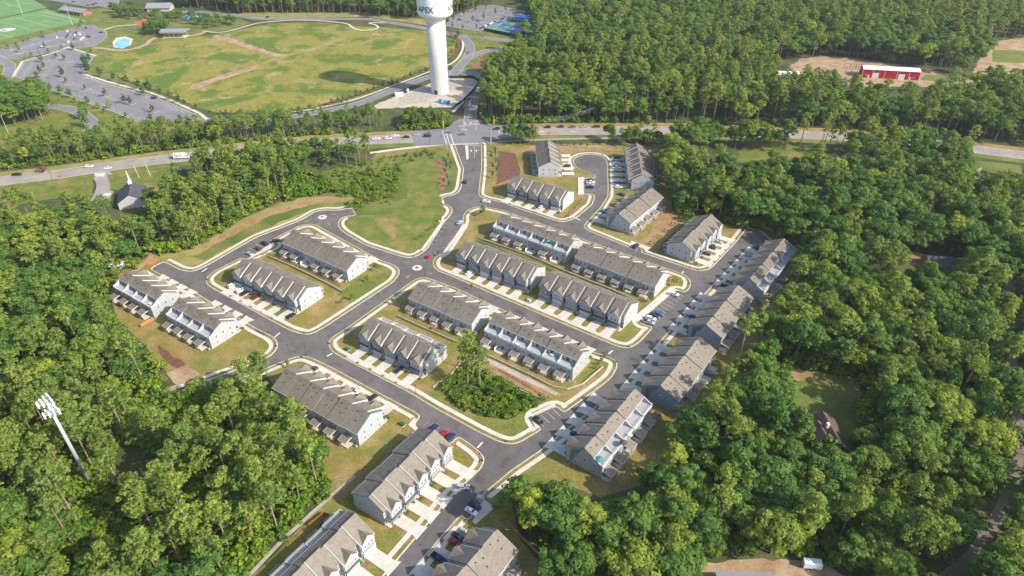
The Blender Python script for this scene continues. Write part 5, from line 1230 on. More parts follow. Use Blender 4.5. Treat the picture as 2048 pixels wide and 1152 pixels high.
for i, (x, y) in enumerate([(297, 528), (302, 526), (307, 524), (312, 521)]):
    c = G(x, y); mb = MB(); mb.box(-.65, .65, -.2, .2, 0, .2); mb.prism([(-.2, .18), (.2, .18), (.08, .8), (-.08, .8)], -.65, .65, 'x')
    tag(mb.build('road_barrier', 'orange', None, (c[0], c[1], .02), R(25)), 'orange barrier block closing the dirt track at the western dead end', 'barrier', 'orange barrier blocks on the dirt track')
for x, y, lb, m, hh in ((965, 238, 'yellow warning sign by the right side of the north road', 'sign_yellow', 2.4), (970, 241, 'second yellow warning sign lower on the right side of the north road', 'sign_yellow', 2.2), (961, 233, 'tall white sign on the right side of the north road', 'trim_white', 3.2)):
    c = G(x, y); t = thing('road_sign', lb, 'sign', (c[0], c[1], .05)); mb = MB(); mb.box(-.7, .7, -.05, .05, hh - 1.3, hh); mb.build('panel', m, t); mb = MB(); mb.tube((0, .08, 0), (0, .08, hh), .06, seg=5); mb.build('post', 'metal_galv', t)

# green bins at the garages, cabinets
def bin_(x, y, label, group=None):
    c = G(x, y); t = thing('wheelie_bin', label, 'bin', (c[0], c[1], .215), R((x * 37 + y * 11) % 180), group)
    put('tub', shared('bt', lambda: (lambda mb: (mb.tube((0, 0, .1), (0, 0, 1.0), .36, .46, 4), mb.tube((-.3, -.3, .1), (.3, -.3, .1), .1, seg=6), mb.mesh('tub', 'bin_green'))[2])(MB())), t)
    put('lid', shared('bl', lambda: (lambda mb: (mb.tube((0, 0, 1.0), (0, 0, 1.1), .5, .44, 4), mb.mesh('lid', 'lid_green'))[1])(MB())), t)
for x, y, lb in ((788, 725.5, 'green bin by the third garage of the row beside the grove'), (802.5, 735.5, 'green bin by the black car of the row beside the grove'), (818.5, 746.5, 'green bin on the fourth drive edge of the row beside the grove'),
                 (833, 748.5, 'green bin at the last garage of the row beside the grove'), (936, 540, 'green bin beside the white car on the middle street'), (987.5, 556, 'green bin between third and fourth garages of the middle street'),
                 (1007.5, 570, 'green bin between fourth and fifth garages of the middle street'), (1188.5, 641.5, 'green bin by the second last garage near the angled bays'), (829, 1007, 'green bin on the third wide drive from the bottom'),
                 (799, 1036, 'green bin on the lowest wide drive of the white-fronted row'), (748, 1092, 'green bin at the first garage of the row cut by the edge'), (724, 1126, 'green bin at the second garage of the row cut by the edge'),
                 (1243, 358, 'green bin between drives east of the cul-de-sac'), (526, 510, 'green bin by the back of the west lay-by'), (1407, 501, 'green bin beside the black cars by the clay-bank row'), (1402, 510, 'second green bin beside the lowest black car by the clay-bank row')):
    bin_(x, y, lb)
for x, y, lb in ((694.5, 700, 'dark green utility cabinet on the lawn near the kerb corner'), (805, 850, 'dark green utility cabinet on the lawn of the pine-hidden row'), (1058, 602, 'pale utility cabinet on the lawn between the middle-street rows'), (632, 738, 'dark green utility cabinet behind the pavement of the pine-hidden row'), (959.5, 996, 'pale utility box at the kerb above the two-car bay'), (926, 1063, 'pale utility box on the lawn of the lowest row')):
    c = G(x, y); t = thing('utility_cabinet', lb, 'cabinet', (c[0], c[1], .15), R(-35)); mb = MB(); mb.prism([(-.8, 0), (.8, 0), (.8, .7), (.3, 1.0), (-.8, 1.0)], -.9, .9, 'x'); mb.build('housing', 'box_green' if 'green' in lb else 'pole_grey', t); mb = MB(); mb.box(-1.1, 1.1, -1, 1, -.05, .04); mb.build('base', 'concrete', t)
# drains and mailbox clusters
for x, y in ((380.5, 540.5), (607, 667), (414, 559), (552, 692), (657, 687), (1231, 724), (1256, 694), (1395, 540), (827, 513), (963, 921), (1011, 883), (1378, 567), (603, 714)):
    c = G(x, y); mb = MB(); mb.box(-.8, .8, -.3, .3, .2, .26); o = struct(mb.build('drain_cover', 'vent_dark', None, (c[0], c[1], 0), R(-34)))
# fences
def rail_fence(label, pts, h, m, step=2.4, rails=(.35, .75, 1.1), panel=False, name='fence', z=.1, group=None):
    p = GP(pts); t = thing(name, label, 'fence', (p[0][0], p[0][1], z), 0, group); o = p[0]
    for a, b in zip(p, p[1:]):
        L = math.hypot(b[0] - a[0], b[1] - a[1]); n = max(1, int(L / step)); ang = math.atan2(b[1] - a[1], b[0] - a[0])
        for i in range(n):
            f = i / n; me = shared(('fp', h, m), lambda: (lambda mb: (mb.box(-.07, .07, -.07, .07, 0, h), mb.mesh('post', m))[1])(MB()))
            put('post', me, t, (a[0] + (b[0] - a[0]) * f - o[0], a[1] + (b[1] - a[1]) * f - o[1], 0), ang)
        mb = MB()
        if panel: mb.box(0, L, -.03, .03, .1, h - .05)
        else:
            for r_ in rails: mb.box(0, L, -.035, .035, r_ * h / 1.2, r_ * h / 1.2 + .1)
        mb.build('panel' if panel else 'rail', m, t, (a[0] - o[0], a[1] - o[1], 0), ang)
    return t
rail_fence('red-brown timber fence around a small yard behind the row cut by the edge', [(618, 1053), (648, 1030), (665, 1036), (640, 1056)], 1.7, 'wood_red', panel=True)
rail_fence('orange timber fence beside the row nearest the western woods', [(283, 655), (308, 640)], 1.8, 'wood_fence', panel=True)
rail_fence('curved timber retaining fence by the two-car bay', [(1012, 1002), (1005, 1012), (1006, 1030), (1012, 1040), (1040, 1075), (1085, 1118), (1100, 1150)], 1.6, 'wood_fence', panel=True)
rail_fence('long dark timber fence between the porch rows of the east block', [(952, 483), (1010, 505), (1080, 534), (1150, 563), (1230, 595)], 1.1, 'pole_wood')
rail_fence('dark timber fence along the track below the six-deck row', [(1000, 742), (1045, 767), (1085, 792)], 1.3, 'wood_red', step=1.6)
rail_fence('wire and post fence at the wood edge east of the cul-de-sac', [(1316, 320), (1318, 350), (1325, 395), (1345, 430), (1366, 445)], 1.5, 'pole_wood', step=4, rails=(1.1,))
rail_fence('rough timber fence behind the dark row between the western rows', [(532, 508), (600, 535), (684, 575)], 1.1, 'pole_wood')
rail_fence('black mesh fence around the tennis court', [(968, 62), (1030, 74), (1070, 62)], 3.2, 'metal_black', panel=True)
rail_fence('black screened fence round the construction yard of the water tower', [(900, 157), (945, 156), (962, 166), (948, 182), (925, 205), (908, 216)], 2.2, 'metal_black', panel=True)
# site objects by the tower
for x, y, L, wd, h, m, lb in ((893, 208, 6, 2.4, 2.4, 'tarp_blue', 'large blue skip in the yard below the water tower'), (880, 205, 3, 2.2, 2.2, 'tarp_blue', 'small blue skip left of the large one below the water tower'), (799, 192, 7, 2.6, 2.8, 'paint_white', 'white site van body left of the water tower'), (816, 184, 2.0, 1.6, 2.4, 'trim_white', 'white portable toilet left of the water tower')):
    c = G(x, y); t = thing('site_container', lb, 'container', (c[0], c[1], .05), R(8)); mb = MB(); mb.prism([(-L / 2 + .4, 0), (L / 2 - .4, 0), (L / 2, h), (-L / 2, h)], -wd / 2, wd / 2, 'y'); mb.build('body', m, t)
    mb = MB(); mb.box(-L / 2 - .08, L / 2 + .08, -wd / 2 - .08, wd / 2 + .08, h, h + .14); mb.build('rim', m, t)
# church lawn: swing frame and statues
c = G(278, 355); t = thing('arch_frame', 'white open frame on the church lawn', 'frame', (c[0], c[1], 0), 0)
for x, y in ((0, 0), (7, 1.5)): mb = MB(); mb.tube((x, y, 0), (x - 1.0, y + .5, 8), .13, seg=5); mb.build('post', 'trim_white', t)
# parasols and furniture on decks
def parasol(x, y, z, m, lb, r=1.5):
    c = G(x, y, z); t = thing('parasol', lb, 'parasol', (c[0], c[1], z - 2.2)); mb = MB(); mb.tube((0, 0, 0), (0, 0, 2.3), .05, seg=5); mb.build('pole', 'metal_black', t)
    mb = MB(); mb.tube((0, 0, 2.0), (0, 0, 2.6), r, .05, 8, cap=False); mb.build('canopy', m, t)
parasol(1199, 917, 8.4, 'teal', 'teal parasol on the lowest roof deck of the taupe row'); parasol(1247, 884, 8.4, 'shingle_dark', 'dark brown parasol on the third roof deck of the taupe row')
parasol(1096, 481, 8.4, 'lid_green', 'turquoise parasol on a roof deck south of the curving street', 1.1); parasol(871, 652, 2.6, 'playground_red', 'pink parasol on a patio behind the white-ended row', 1.0)
for x, y, lb in ((1035, 690, 'white awning sail over chairs on the third roof deck above the grove'), (1104, 711, 'white table on the fifth roof deck above the grove'), (1260, 872, 'white table on the third roof deck of the taupe row'), (1310, 838, 'dark seats on the topmost roof deck of the taupe row'), (301, 609, 'white covered seat on a deck nearest the western woods')):
    c = G(x, y, 6.3); t = thing('deck_table', lb, 'garden furniture', (c[0], c[1], 6.16), R(-35)); mb = MB(); mb.box(-.9, .9, -.6, .6, .7, .78); mb.build('table_top', 'trim_white' if 'white' in lb else 'door_dark', t)
    for q in (-.75, .75):
        for w in (-.45, .45): mb = MB(); mb.box(q - .04, q + .04, w - .04, w + .04, 0, .7); mb.build('leg', 'metal_black', t)
for x, y, z, lb in ((1206, 893, 6.3, 'dark lounge chair on the second roof deck of the taupe row'), (1320, 832, 6.3, 'dark lounge chair at the railing of the topmost taupe deck')):
    c = G(x, y, z); tag(put('lounge_chair', m_chair(), None, (c[0], c[1], 6.16), .5), lb, 'chair')
# ------------------------------------------------------------------ vegetation
def quads_mesh(name, C, N, size, mats, extra=None, rng=None, aspect=1.0):
    """many leaf-sized faces: centres C, facing N"""
    n = len(C); rng = rng or np.random.default_rng(1)
    N = N / np.maximum(np.linalg.norm(N, axis=1, keepdims=True), 1e-6)
    A = rng.normal(size=(n, 3)); U = np.cross(N, A); U /= np.maximum(np.linalg.norm(U, axis=1, keepdims=True), 1e-6); V = np.cross(N, U)
    s = np.asarray(size).reshape(-1, 1) * .5
    j = lambda: 1 + rng.uniform(-.35, .35, (n, 1))
    P = np.stack([C - U * s * j() - V * s * aspect * j(), C + U * s * j() - V * s * aspect * j(), C + U * s * j() + V * s * aspect * j(), C - U * s * j() + V * s * aspect * j()], axis=1).reshape(-1, 3)
    fv = [tuple(p) for p in P.tolist()]; ff = [(4 * i, 4 * i + 1, 4 * i + 2, 4 * i + 3) for i in range(n)]
    mi = [0] * n
    if extra:
        k = len(fv); fv += extra.v; ff += [tuple(q + k for q in f) for f in extra.f]; mi += [1] * len(extra.f)
    me = bpy.data.meshes.new(name); me.from_pydata(fv, [], ff)
    for m in mats: me.materials.append(M[m])
    me.polygons.foreach_set('material_index', mi); me.update(); return me
def lobes_to_leaves(lobes, per, size, rng, tilt=.30):
    C, N, Sz = [], [], []
    for (c, r) in lobes:
        k = max(6, int(per * r * r)); d = rng.normal(size=(k, 3)); d /= np.linalg.norm(d, axis=1, keepdims=True); d[:, 2] = np.where(d[:, 2] < -.25, -d[:, 2], d[:, 2])
        C.append(np.array(c) + d * r * rng.uniform(.84, 1.08, (k, 1)) * np.array([1, 1, .8])); N.append(d + rng.normal(scale=tilt, size=(k, 3))); Sz.append(rng.uniform(.7, 1.3, k) * size)
    return np.concatenate(C), np.concatenate(N), np.concatenate(Sz)
WIDE = 1.26
def broad_form(seed, H_, rx, cz, rz, nl, size=.52, per=25, cone=0.0):
    rng = np.random.default_rng(seed); lobes = []
    ph = rng.uniform(0, 6.28, 4); am = rng.uniform(.08, .22, 4)
    for i in range(nl):
        d = rng.normal(size=3); d /= np.linalg.norm(d)
        if d[2] < -.45: d[2] *= -1
        az = math.atan2(d[1], d[0]); bump = 1 + sum(am[k] * math.sin((k + 2) * az + ph[k] + 2 * d[2]) for k in range(4))
        f = rng.uniform(.62, 1.0) if i > nl * .2 else rng.uniform(.15, .55)
        taper = 1 - cone * max(0, d[2])
        r = rng.uniform(.85, 1.7) * (rx / 4.3)
        lobes.append(((d[0] * rx * f * bump * taper, d[1] * rx * f * bump * taper, cz + d[2] * rz * f), r))
    C, N, Sz = lobes_to_leaves(lobes, per, size, rng)
    tk = MB(); lean = rng.uniform(-.4, .4, 2)
    tk.tube((0, 0, -.3), (lean[0], lean[1], cz - rz * .35), .27 * rx / 4.3, .17, 6, cap=False)
    for (c, r) in lobes[::6][:7]:
        tk.tube((lean[0] * .8, lean[1] * .8, cz - rz * rng.uniform(.3, .7)), c, .11, .04, 4, cap=False)
    return C, N, Sz, tk
def pine_form(seed, H_, rx, frac, nl, size=.5, per=27):
    rng = np.random.default_rng(seed); lobes = []; base = H_ * (1 - frac); tk = MB(); lean = rng.uniform(-.7, .7, 2)
    tk.tube((0, 0, -.3), (lean[0] * .5, lean[1] * .5, H_ * .5), .24, .17, 6, cap=False); tk.tube((lean[0] * .5, lean[1] * .5, H_ * .5), (lean[0], lean[1], H_ * .95), .17, .05, 5, cap=False)
    for i in range(nl):
        t = rng.uniform(0, 1) ** .8; z = base + (H_ - base) * t; prof = math.sin(math.pi * min(1, .22 + .72 * t)) ** .8
        a = rng.uniform(0, 6.28); rad = rx * prof * rng.uniform(.2, 1.15); r = rng.uniform(.6, 1.35) * (rx / 3.6)
        x, y = lean[0] * z / H_ + rad * math.cos(a), lean[1] * z / H_ + rad * math.sin(a); lobes.append(((x, y, z), r))
        if i % 3 == 0: tk.tube((lean[0] * z / H_, lean[1] * z / H_, z - .8), (x, y, z), .07, .03, 3, cap=False)
    for k in range(5):
        z = base * rng.uniform(.55, 1.0); a = rng.uniform(0, 6.28); tk.tube((lean[0] * z / H_, lean[1] * z / H_, z), (lean[0] * z / H_ + 1.6 * math.cos(a), 1.6 * math.sin(a), z + .1), .05, .02, 3, cap=False)
    C, N, Sz = lobes_to_leaves(lobes, per, size, rng, .42); keep = rng.random(len(C)) < .8
    return C[keep], N[keep], Sz[keep], tk
FORMS = {'broad': [], 'pine': []}
bro = [(17, 4.4, 11.0, 5.6, 50, 0), (19, 5.2, 12.0, 6.2, 60, .1), (15, 3.9, 9.6, 5.0, 42, .15), (20, 4.6, 13.0, 6.6, 56, .3), (16, 4.9, 10.0, 5.4, 54, 0), (18, 3.7, 11.5, 6.4, 46, .4), (17.5, 5.6, 11.0, 5.6, 66, .05), (21, 3.2, 12.5, 7.6, 44, .55), (13, 4.8, 8.2, 4.0, 46, 0), (19, 4.3, 12.5, 5.4, 34, .1)]
pin = [(22, 3.6, .44, 42), (25, 3.9, .38, 46), (20, 3.3, .50, 40), (24, 3.5, .34, 36), (21, 4.1, .46, 50), (26, 3.2, .30, 30), (19, 3.0, .62, 38)]
LIB = bpy.data.collections.new('tree_forms'); LIBP = {}
def add_form(kind, k, C, N, Sz, tk, lm, bm_):
    rng = np.random.default_rng(100 + k)
    crown = quads_mesh('crown', C, N, Sz, [lm], None, rng); trunk = tk.mesh('trunk', bm_)
    rng = np.random.default_rng(100 + k); whole = quads_mesh('%s_form' % kind, C, N, Sz, [lm, bm_], tk, rng)
    FORMS[kind].append((crown, trunk, whole))
for k, (h, rx, cz, rz, nl, cone) in enumerate(bro): add_form('broad', k, *broad_form(11 + k, h, rx, cz, rz, nl, cone=cone), 'leaf_broad', 'bark_grey')
for k, (h, rx, fr, nl) in enumerate(pin): add_form('pine', k, *pine_form(51 + k, h, rx, fr, nl), 'leaf_pine', 'bark')
FORMS['bush'] = []
for k, (rx, rz, nl) in enumerate(((1.5, 1.1, 14), (2.1, 1.8, 18), (1.1, 1.4, 10))):
    add_form('bush', k, *broad_form(80 + k, 2, rx, rz * .7, rz, nl, size=.42, per=30), 'leaf_bush', 'bark_grey')
def add_young(k, h, r, lm):
    rng = np.random.default_rng(200 + k); lobes = []
    for i in range(16):
        t = rng.uniform(0, 1); a = rng.uniform(0, 6.28); q = r * math.sin(math.pi * (.15 + .8 * t)) * rng.uniform(.3, .9); lobes.append(((q * math.cos(a), q * math.sin(a), h * .3 + h * .68 * t), r * .42))
    C, N, Sz = lobes_to_leaves(lobes, 60 / max(r, .8), .34, rng); tk = MB(); tk.tube((0, 0, -.1), (0, 0, h * .8), .09, .04, 5, cap=False)
    crown = quads_mesh('crown', C, N, Sz, [lm], None, rng); return crown, tk.mesh('trunk', 'bark_grey')
YOUNG = {'oval': add_young(0, 5.6, 1.6, 'leaf_dark'), 'round': add_young(1, 5.0, 1.9, 'leaf_broad'), 'light': add_young(2, 4.4, 1.3, 'leaf_bush'), 'yellow': add_young(3, 9.5, 2.8, 'leaf_yellow'), 'rust': add_young(4, 4.0, 2.4, 'leaf_rust'), 'conifer': add_young(5, 5.0, 1.1, 'leaf_dark'), 'street': add_young(6, 5.2, 1.5, 'leaf_bush')}

# keep-outs: buildings, roads, lawns
KEEP = []
for ox, oy, a, n in ROWS:
    ux = (math.cos(a), math.sin(a)); uy = (-math.sin(a), math.cos(a)); L = n * W
    KEEP.append([(ox + ux[0] * u + uy[0] * v, oy + ux[1] * u + uy[1] * v) for u, v in ((-3, -11), (L + 3, -11), (L + 3, D + 5.5), (-3, D + 5.5))])
def ribpoly(p, w): return offset(p, w, False) + offset(p, -w, False)[::-1]
KEEP += [ribpoly(HW, 14.5), ribpoly(rnd(GP([(2030, 560), (2012, 600), (2014, 660), (2030, 760), (2040, 900), (2015, 1000), (1985, 1050), (1950, 1110), (1900, 1150), (1840, 1200)]), False), 4.0),
         ribpoly(GP([(1936, 164), (1960, 140), (1978, 115), (1970, 106), (1990, 90)]), 6)]
KEEP.append(LOOP)
def canopy(pts): return [G(*p) for p in pts]
KEEP.append(canopy([(1600, 118), (1650, 112), (1711, 117), (1850, 136), (1905, 150), (1940, 158), (1966, 104), (1992, 82), (2130, 66), (2130, 136, 14), (2040, 140, 14), (1960, 152, 15), (1930, 164, 14), (1850, 174, 21), (1780, 168, 22), (1720, 162, 21), (1640, 152, 17), (1560, 145, 16), (1540, 132)]))
KEEP.append(canopy([(1570, 728), (1615, 742), (1720, 758), (1726, 800), (1725, 860, 3), (1700, 892, 19), (1650, 896, 19), (1612, 880, 18), (1590, 810, 14), (1572, 760, 10)]))
KEEP.append(canopy([(1375, 1300), (1385, 1138), (1440, 1118), (1580, 1110), (1660, 1122), (1720, 1150), (1780, 1210), (1830, 1500), (1360, 1500)]))
KEEP.append(canopy([(1930, 330), (1960, 322), (2040, 330), (2048, 362, 6), (2000, 372, 10), (1950, 366, 10)]))
KEEP.append(canopy([(1490, 290), (1560, 285), (1690, 298), (1690, 326, 12), (1620, 322, 12), (1560, 318, 12), (1490, 330, 12), (1405, 325, 12), (1405, 300)]))
KEEP.append(canopy([(1800, 505), (1870, 512), (1940, 518), (1930, 530, 12), (1850, 535, 14), (1800, 520, 14)]))
KEEP.append(canopy([(165, 372), (215, 345), (350, 330), (352, 345), (335, 378), (295, 395), (300, 430), (262, 436), (245, 430), (228, 415), (190, 418)]))
KEEP.append(canopy([(225, 425), (310, 425), (318, 470), (250, 478), (225, 450)]))
KEEP.append(canopy([(135, 972), (215, 950), (300, 1075), (280, 1120), (190, 1110)]))
KEEP.append(canopy([(215, 870), (340, 925), (330, 950, 8), (230, 940, 8)]))
PLACED = {}; TREES = []
def near(x, y, d, cell=6.0):
    i, j = int(x // cell), int(y // cell); r = int(d // cell) + 1
    for a in range(i - r, i + r + 1):
        for b in range(j - r, j + r + 1):
            for (px, py) in PLACED.get((a, b), ()):
                if (px - x) ** 2 + (py - y) ** 2 < d * d: return True
    return False
BB = [(min(q[0] for q in k), max(q[0] for q in k), min(q[1] for q in k), max(q[1] for q in k), k) for k in KEEP]
def blocked(x, y):
    for x0, x1, y0, y1, k in BB:
        if x0 < x < x1 and y0 < y < y1 and inside(x, y, k): return True
    return False
def forest(name, pts, sp, pine=.3, hs=(.85, 1.15), seed=1, grow=0.0, check=True, nearfac=.66):
    poly = [G(*p) for p in pts]; rg = random.Random(seed); x0 = min(p[0] for p in poly); x1 = max(p[0] for p in poly); y0 = min(p[1] for p in poly); y1 = max(p[1] for p in poly)
    y = y0; cnt = 0
    while y < y1:
        s = sp * (1 + grow * max(0, (math.hypot(0, y) - 350)) / 600)
        x = x0 + rg.random() * s
        while x < x1:
            px, py = x + rg.uniform(-.42, .42) * s, y + rg.uniform(-.42, .42) * s; x += s
            u, v = PIX(px, py, 8)
            if u < -90 or u > 2138 or v < -60 or v > 1330: continue
            if not inside(px, py, poly) or (check and blocked(px, py)) or near(px, py, s * nearfac): continue
            nz_ = mnoise.noise(Vector((px * .016 + 5, py * .016, 0.3)))
            pf = pine + .55 * nz_ if 0 < pine < 1 else pine
            kind = 'pine' if rg.random() < pf else 'broad'
            sc = rg.uniform(*hs) * (1 + .3 * (s / sp - 1)); f = rg.randrange(len(FORMS[kind]))
            PLACED.setdefault((int(px // 6), int(py // 6)), []).append((px, py))
            TREES.append((name, kind, px, py, sc, rg.uniform(0, 6.28), f, s)); cnt += 1
        y += s
    return cnt
W1 = forest('west', [(-160, 480), (-90, 452), (0, 452), (60, 440), (160, 432), (190, 446), (225, 462), (245, 450), (300, 436), (345, 415), (380, 400), (400, 490), (340, 505), (300, 512), (262, 520), (250, 545), (215, 585), (200, 610), (225, 650), (262, 690), (285, 735), (300, 775), (285, 800), (200, 845), (60, 880), (-160, 930)], 6.8, .4, (.75, 1.08), 3)
W2 = forest('south_west', [(-160, 890), (60, 868), (200, 840), (300, 860), (365, 900), (425, 880), (450, 835), (490, 800), (530, 790), (555, 820), (600, 865), (640, 895), (650, 935), (640, 985), (560, 1070), (500, 1125), (455, 1180), (440, 1330), (-160, 1330)], 7.0, .8, (.85, 1.15), 4)
W3 = forest('pine_block', [(372, 400), (420, 345), (470, 330), (560, 318), (600, 325), (590, 345), (560, 385), (500, 425), (450, 462), (420, 478), (390, 497), (352, 500), (345, 440)], 5.2, .85, (.66, 1.0), 5)
W4 = forest('north_scrub', [(560, 316), (700, 303), (742, 300), (745, 325), (700, 345), (620, 350), (580, 380), (520, 418), (560, 350)], 7.0, .35, (.6, .8), 6)
W5 = forest('highway_strip', [(-200, 330), (-60, 316), (0, 312), (150, 296), (260, 282), (380, 272), (560, 262), (700, 250), (755, 248), (775, 256), (745, 262), (600, 276), (430, 290), (190, 318), (0, 338), (-200, 362)], 5.0, .75, (.56, .82), 7)
W6 = forest('junction_grove', [(803, 250), (830, 236), (880, 236), (898, 245), (888, 254), (812, 260)], 5.0, .2, (.5, .62), 8)
W7 = forest('north_east', [(962, 246), (1100, 245), (1400, 247), (1500, 252), (1620, 256), (1715, 260), (1800, 266), (1900, 276), (2160, 300), (2160, -75), (1060, -75), (1062, 60, 10), (1050, 100), (1015, 140), (985, 150), (970, 168), (962, 200)], 6.8, .42, (.88, 1.18), 9, grow=.4)
W8 = forest('south_east', [(1340, 300), (1400, 298), (1460, 300), (1560, 296), (1700, 306), (1860, 312), (1900, 318), (2160, 378), (2160, 1400), (1080, 1400), (1115, 1250), (1100, 1130), (1060, 1080), (1036, 1055), (1034, 1035), (1080, 1012), (1140, 1045), (1195, 1065), (1250, 1035), (1300, 978), (1335, 908), (1378, 842), (1428, 806), (1470, 730), (1525, 680), (1565, 630), (1592, 570), (1590, 515), (1560, 470), (1500, 455), (1420, 444), (1372, 440), (1340, 400), (1328, 350)], 6.9, .2, (.78, 1.15), 10, grow=.15)
W9 = forest('top_band', [(480, 30), (560, 28), (700, 28), (860, 45), (905, 36), (1000, 4), (1060, -10), (1060, -75), (330, -75), (330, 10), (400, 18)], 8, .5, (.9, 1.1), 11)
W10 = forest('grove', [(905, 748), (935, 738), (965, 748), (1000, 768), (1005, 790), (975, 795), (925, 780)], 7.0, 1, (.78, .92), 12, check=False)
W10b = forest('grove', [(960, 790), (1010, 785), (1050, 805), (1030, 820), (985, 815)], 7.0, 0, (.3, .42), 32, check=False)
W1b = forest('west', [(424, 742), (436, 738), (470, 768), (462, 780)], 9, 1, (.7, .85), 33, check=False)
W11 = forest('round_clump', [(0, 222), (30, 210), (80, 208), (106, 222), (100, 240), (60, 250), (0, 252), (-40, 240)], 5.5, .1, (1.0, 1.3), 13)
W12 = forest('park_trees', [(225, 22), (270, 24), (290, 34), (260, 40), (230, 34)], 7, .1, (.5, .7), 14)
W13 = forest('park_trees', [(286, 60), (330, 56), (340, 66), (330, 72), (290, 72)], 6, .2, (.55, .75), 15)
W14 = forest('park_trees', [(300, 30), (365, 34), (410, 30), (420, 40), (405, 50), (350, 50), (310, 44)], 9, .2, (.45, .6), 16)
W15 = forest('park_trees', [(410, 40), (465, 40), (470, 52), (420, 58), (400, 50)], 7, .1, (.4, .55), 17)
W16 = forest('highway_south', [(1010, 276), (1075, 276), (1070, 290), (1020, 292)], 5, .2, (.55, .75), 18, check=False)
W17 = forest('highway_south', [(1215, 280), (1250, 276), (1330, 284), (1335, 300), (1300, 300), (1225, 290)], 5.5, .2, (.5, .7), 19, check=False)
W18 = forest('highway_south', [(1355, 284), (1480, 290), (1700, 296), (1870, 302), (1868, 310), (1690, 306), (1480, 300), (1340, 296)], 6.2, .3, (.8, 1.1), 20, check=False)
W19 = forest('wedge', [(1034, 1025), (1060, 985), (1112, 1008), (1125, 1045), (1060, 1065)], 5.5, .1, (.45, .62), 22, check=False)
# choose the individuals
def score(t):
    u, v = PIX(t[2], t[3], 12 * t[4]); infr = -10 < u < 2058 and -30 < v < 1180
    return (0 if infr else 1, math.hypot(t[2], t[3]))
ZONES = [
 ('grove', None, 'in the small grove inside the south block'), ('wedge', None, 'at the lawn edge below the taupe row'),
 ('pine_block', (0, 470, 0, 2000), 'in the wood just right of the church'), ('pine_block', None, 'above the mown bank of the west street'),
 ('north_scrub', None, 'in the scrub between the highway and the meadow'),
 ('west', (0, 400, 0, 520), 'just below the church lot'), ('west', (0, 130, 520, 720), 'by the photo\'s left edge above the cell mast'), ('west', (130, 400, 520, 720), 'behind the roof-deck rows of the west'), ('west', None, 'above the dirt lane near the cell mast'),
 ('south_west', (0, 240, 900, 1090), 'close around the foot of the cell mast'), ('south_west', (0, 330, 1090, 2000), 'in the lower corner below the cell mast'), ('south_west', (240, 460, 0, 1010), 'by the clay clearing right of the cell mast'), ('south_west', (460, 800, 0, 960), 'next to the pine-hidden townhouse row'), ('south_west', None, 'along the gravel footpath below the woods'),
 ('south_east', (0, 1260, 940, 1170), 'below the taupe row and the curved fence'), ('south_east', (0, 1400, 1170, 3000), 'along the lower edge right of the lowest row'), ('south_east', (1260, 1700, 990, 1125), 'between the taupe row and the dirt yard'),
 ('south_east', (1300, 1600, 700, 990), 'behind the pale blue end wall of the east street'), ('south_east', (1560, 1760, 880, 1010), 'just below the brown-roofed house'), ('south_east', (1500, 1800, 600, 760), 'just above the clearing of the brown-roofed house'),
 ('south_east', (1760, 1960, 600, 1000), 'between the brown-roofed house and the dirt track'), ('south_east', (1700, 2300, 1000, 3000), 'beside the lower end of the dirt track'), ('south_east', (1960, 2300, 500, 1000), 'along the shaded dirt track'),
 ('south_east', (1540, 1760, 440, 600), 'right of the topmost east-street row'), ('south_east', (1300, 1560, 280, 470), 'beside the wire fence east of the cul-de-sac'), ('south_east', (1560, 2300, 280, 470), 'near the house with the long brown roof'), ('south_east', None, 'around the small grey-roofed house')]
def zone_of(zone, x, y):
    u, v_ = PIX(x, y)
    for z, bx, txt in ZONES:
        if z == zone and (bx is None or (bx[0] <= u < bx[1] and bx[2] <= v_ < bx[3])): return txt
    return 'in the tree belt along the highway'
SZ = {'broad': ('low leafy tree', 'round-crowned leafy tree', 'big spreading leafy tree'), 'pine': ('shorter pine', 'pine with a bare lower trunk', 'very tall pine')}
for kind, nm in (('broad', 'broadleaf_tree'), ('pine', 'pine_tree')):
    L = sorted([t for t in TREES if t[1] == kind], key=score); pick, rest = L[:300], L[300:]
    for (zone, k_, x, y, sc, rot, f, s) in pick:
        q3 = 0 if sc < .9 else (1 if sc < 1.03 else 2); lb = SZ[kind][q3] + ' ' + zone_of(zone, x, y)
        t = thing(nm, lb, 'tree', (x, y, 0), rot, 'trees: ' + lb); wd = sc * (WIDE if kind == 'broad' else 1.12) * (1 + .12 * math.sin(y * 3.1)); t.scale = (wd, wd * (1 + .1 * math.sin(x * 1.7)), sc * (1 + .1 * math.sin(x)))
        put('trunk', FORMS[kind][f][1], t); put('crown', FORMS[kind][f][0], t)
    TREES = [t for t in TREES if t[1] != kind] + rest
